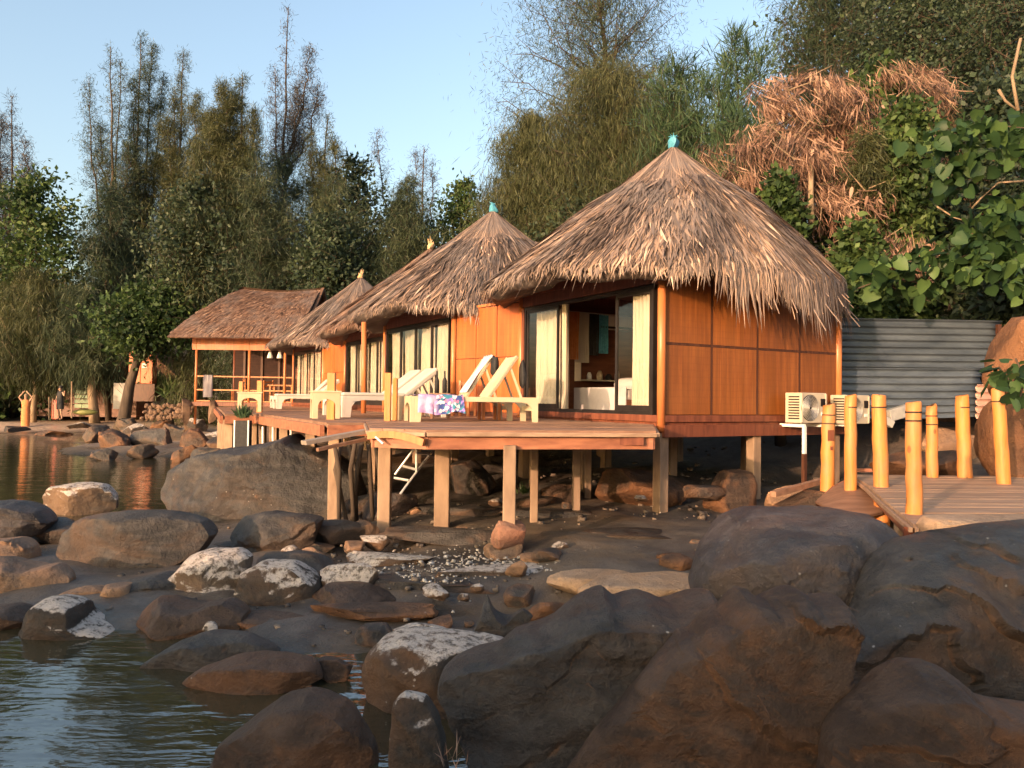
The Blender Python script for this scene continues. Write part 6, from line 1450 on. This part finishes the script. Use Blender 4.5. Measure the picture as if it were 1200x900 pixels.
dry_patch('dry_palm', 'dead brown fronds right of the main mass, mixed with twigs', 1050, 165, 17.2, 60, 50, 40, 3400, 3)
dry_patch('dry_palm', 'hanging cluster of dead leaves above the right end of the first roof', 1005, 225, 16.3, 34, 34, 30, 1500, 4, (.25, .5))
dry_patch('dry_palm', 'scattered dead leaves above the iron wall', 1050, 290, 15.6, 56, 32, 24, 1300, 5, (.2, .4))
dry_patch('dry_palm', 'small tuft of dead fronds near the top edge on the right', 1085, 90, 18.6, 36, 46, 20, 1100, 6)
tag(MB().tube([P(951, 262, 16.6), P(950, 225, 16.6), P(951, 185, 16.7)], [.07, .06, .05], 8).build('dead_trunk', M_barkp, None, True), 'short bare reddish trunk under the dead fronds beside the roof edge', 'trunk')
for i, (pts, lb) in enumerate((([(1193, 130), (1186, 90), (1196, 45)], 'orange-brown bare stem at the right edge near the top'), ([(1170, 105), (1178, 118), (1190, 128)], 'forked stem joining the bare one at the right edge'), ([(1200, 212), (1170, 214), (1150, 232), (1138, 245)], 'arching grey stem above the big creeper leaves'), ([(1098, 242), (1118, 255), (1142, 262)], 'pale forked twig among the creeper leaves'))):
    tag(MB().tube([P(x, y, 15.2 - .1 * i) for x, y in pts], [.036 - .006 * i, .03 - .006 * i, .03 - .006 * i, .02][:len(pts)], 8).build('bare_stem', M_barkp, None, True), lb, 'stem')

# creeper with large heart-shaped leaves
def leafmesh(seed, tint):
    rg = random.Random(seed); out = []; n = 9
    prof_ = [(0, 0), (.09, -.03), (.15, .04), (.16, .13), (.11, .24), (0, .34)]
    V = [(0, 0, 0), (0, .12, .015), (0, .24, .005), (0, .34, -.03)]; 
    L_ = [(-.09, -.035, -.02), (-.155, .05, -.025), (-.15, .15, -.02), (-.09, .25, -.02)]; R_ = [(-x, y, z) for x, y, z in L_]
    V = V + L_ + R_
    V = [(x * (1 + rg.uniform(-.1, .1)), y, z + rg.uniform(-.012, .012)) for x, y, z in V]
    F = [(0, 1, 5, 4), (1, 2, 6, 5), (2, 3, 7, 6), (1, 0, 8, 9), (2, 1, 9, 10), (3, 2, 10, 11)]
    return fastmesh('leaf', V, F, ML_vine, np.full(len(V), tint) + np.array([.12 if i < 4 else 0 for i in range(len(V))]), smooth=True)
LM = [leafmesh(i, t_) for i, t_ in enumerate((.25, .45, .6, .35, .8, .15))]
def creeper(label, strands_, n, seed, big=1.0, Y=13.4):
    rg = np.random.default_rng(seed); c = P(*strands_[0][0], Y); root = thing('creeper', label, 'creeper', tuple(c)); o = np.array(c)
    st_ = MB()
    for sm_ in [st_]:
        pass
    for s in strands_: MB().tube([Vector(np.array(P(x, y, Y + .15)) - o) for x, y in s], .012, 5).build('stem', M_bark, root)
    for i in range(n):
        s = strands_[rg.integers(len(strands_))]; t = rg.random() * (len(s) - 1); k = int(t); f = t - k
        x = s[k][0] * (1 - f) + s[k + 1][0] * f + rg.normal() * 13; y = s[k][1] * (1 - f) + s[k + 1][1] * f + rg.normal() * 9
        p = np.array(P(x, y, Y + rg.uniform(-.5, .5))) - o
        sc = rg.uniform(.4, 1.35) * big
        link('leaf', LM[rg.integers(6)] , root, tuple(p), (R(-52) + rg.normal() * .65, rg.normal() * .6, rg.normal() * 1.2), (sc, sc, sc))
creeper('creeper with large heart-shaped leaves trailing along the top of the iron wall', [[(1000, 340), (1040, 325), (1080, 332), (1120, 322)], [(1010, 325), (1060, 308), (1100, 300)], [(1120, 325), (1160, 312), (1200, 296)], [(1090, 315), (1130, 300), (1170, 290)]], 290, 1, .68)
creeper('big-leaved creeper mounded at the right edge above the orange boulder', [[(1120, 285), (1150, 268), (1200, 255)], [(1140, 305), (1180, 298), (1215, 290)], [(1160, 250), (1200, 240)], [(1185, 330), (1215, 335)]], 280, 2, .70)
creeper('upper creeper with large leaves, high on the slope at the right edge', [[(1110, 160), (1150, 145), (1200, 150)], [(1120, 175), (1170, 190), (1215, 180)], [(1090, 150), (1110, 190), (1120, 215)]], 240, 3, .72, 14.6)
creeper('creeper sprays beside the right boulder, lowest on the right edge', [[(1190, 420), (1200, 440), (1196, 465)], [(1170, 430), (1182, 445)]], 40, 4, .5, 9.6)
# young plants and grass
def plant(label, px, py, Y, h_, n, mat, seed, w_=.02):
    rg = np.random.default_rng(seed); p = P(px, py, Y); root = thing('leafy_plant', label, 'plant', tuple(p))
    c = rg.normal(0, h_ * .22, (n, 3)); c[:, 2] = np.abs(c[:, 2]) * .5; d = rg.normal(size=(n, 3)) * .6; d[:, 2] = np.abs(d[:, 2]) + .7
    leaves('foliage', c, unit(d), rg.uniform(.4, 1, n) * h_, np.full(n, w_), rg.normal(.6, .2, n), mat, root)
plant('grey-green plant growing in the planter box', 285, 491, 14.6, .30, 160, ML_grass, 1, .014)
plant('dark grassy clump before the white house wall', 185, 466, 41, 1.5, 300, ML_grass, 2, .05); plant('low grey-green shrub right of the grassy clump', 203, 468, 40, 1.1, 260, ML_green, 3, .05)
plant('dry straw tuft in the crack at the lower left edge of the smooth dark slab', 526, 900, 3.3, .15, 16, ML_dry, 4, .003)
plant('green weed at the foot of the stilts under the first hut', 615, 580, 11.5, .2, 60, ML_green, 5, .01)
rg = np.random.default_rng(77)
n = 26000; xs = rg.uniform(-60, 45, n); ys = rg.uniform(17, 62, n); zs = gz_np(xs, ys)
ok = ((zs > 1.35) | ((ys > 43) & (zs > .5))) & ~((xs > -13.5) & (xs < 6) & (ys < 36) & (xs < 6 - (ys - 17) * .3)); xs, ys, zs = xs[ok], ys[ok], zs[ok]; n = len(xs)
d = rg.normal(size=(n, 3)) * .5; d[:, 2] = np.abs(d[:, 2]) + .5
oo = leaves('undergrowth', np.stack([xs, ys, zs - .05], 1), unit(d), rg.uniform(.4, 1.3, n), rg.uniform(.03, .09, n), rg.normal(.4, .2, n), ML_dark, None)
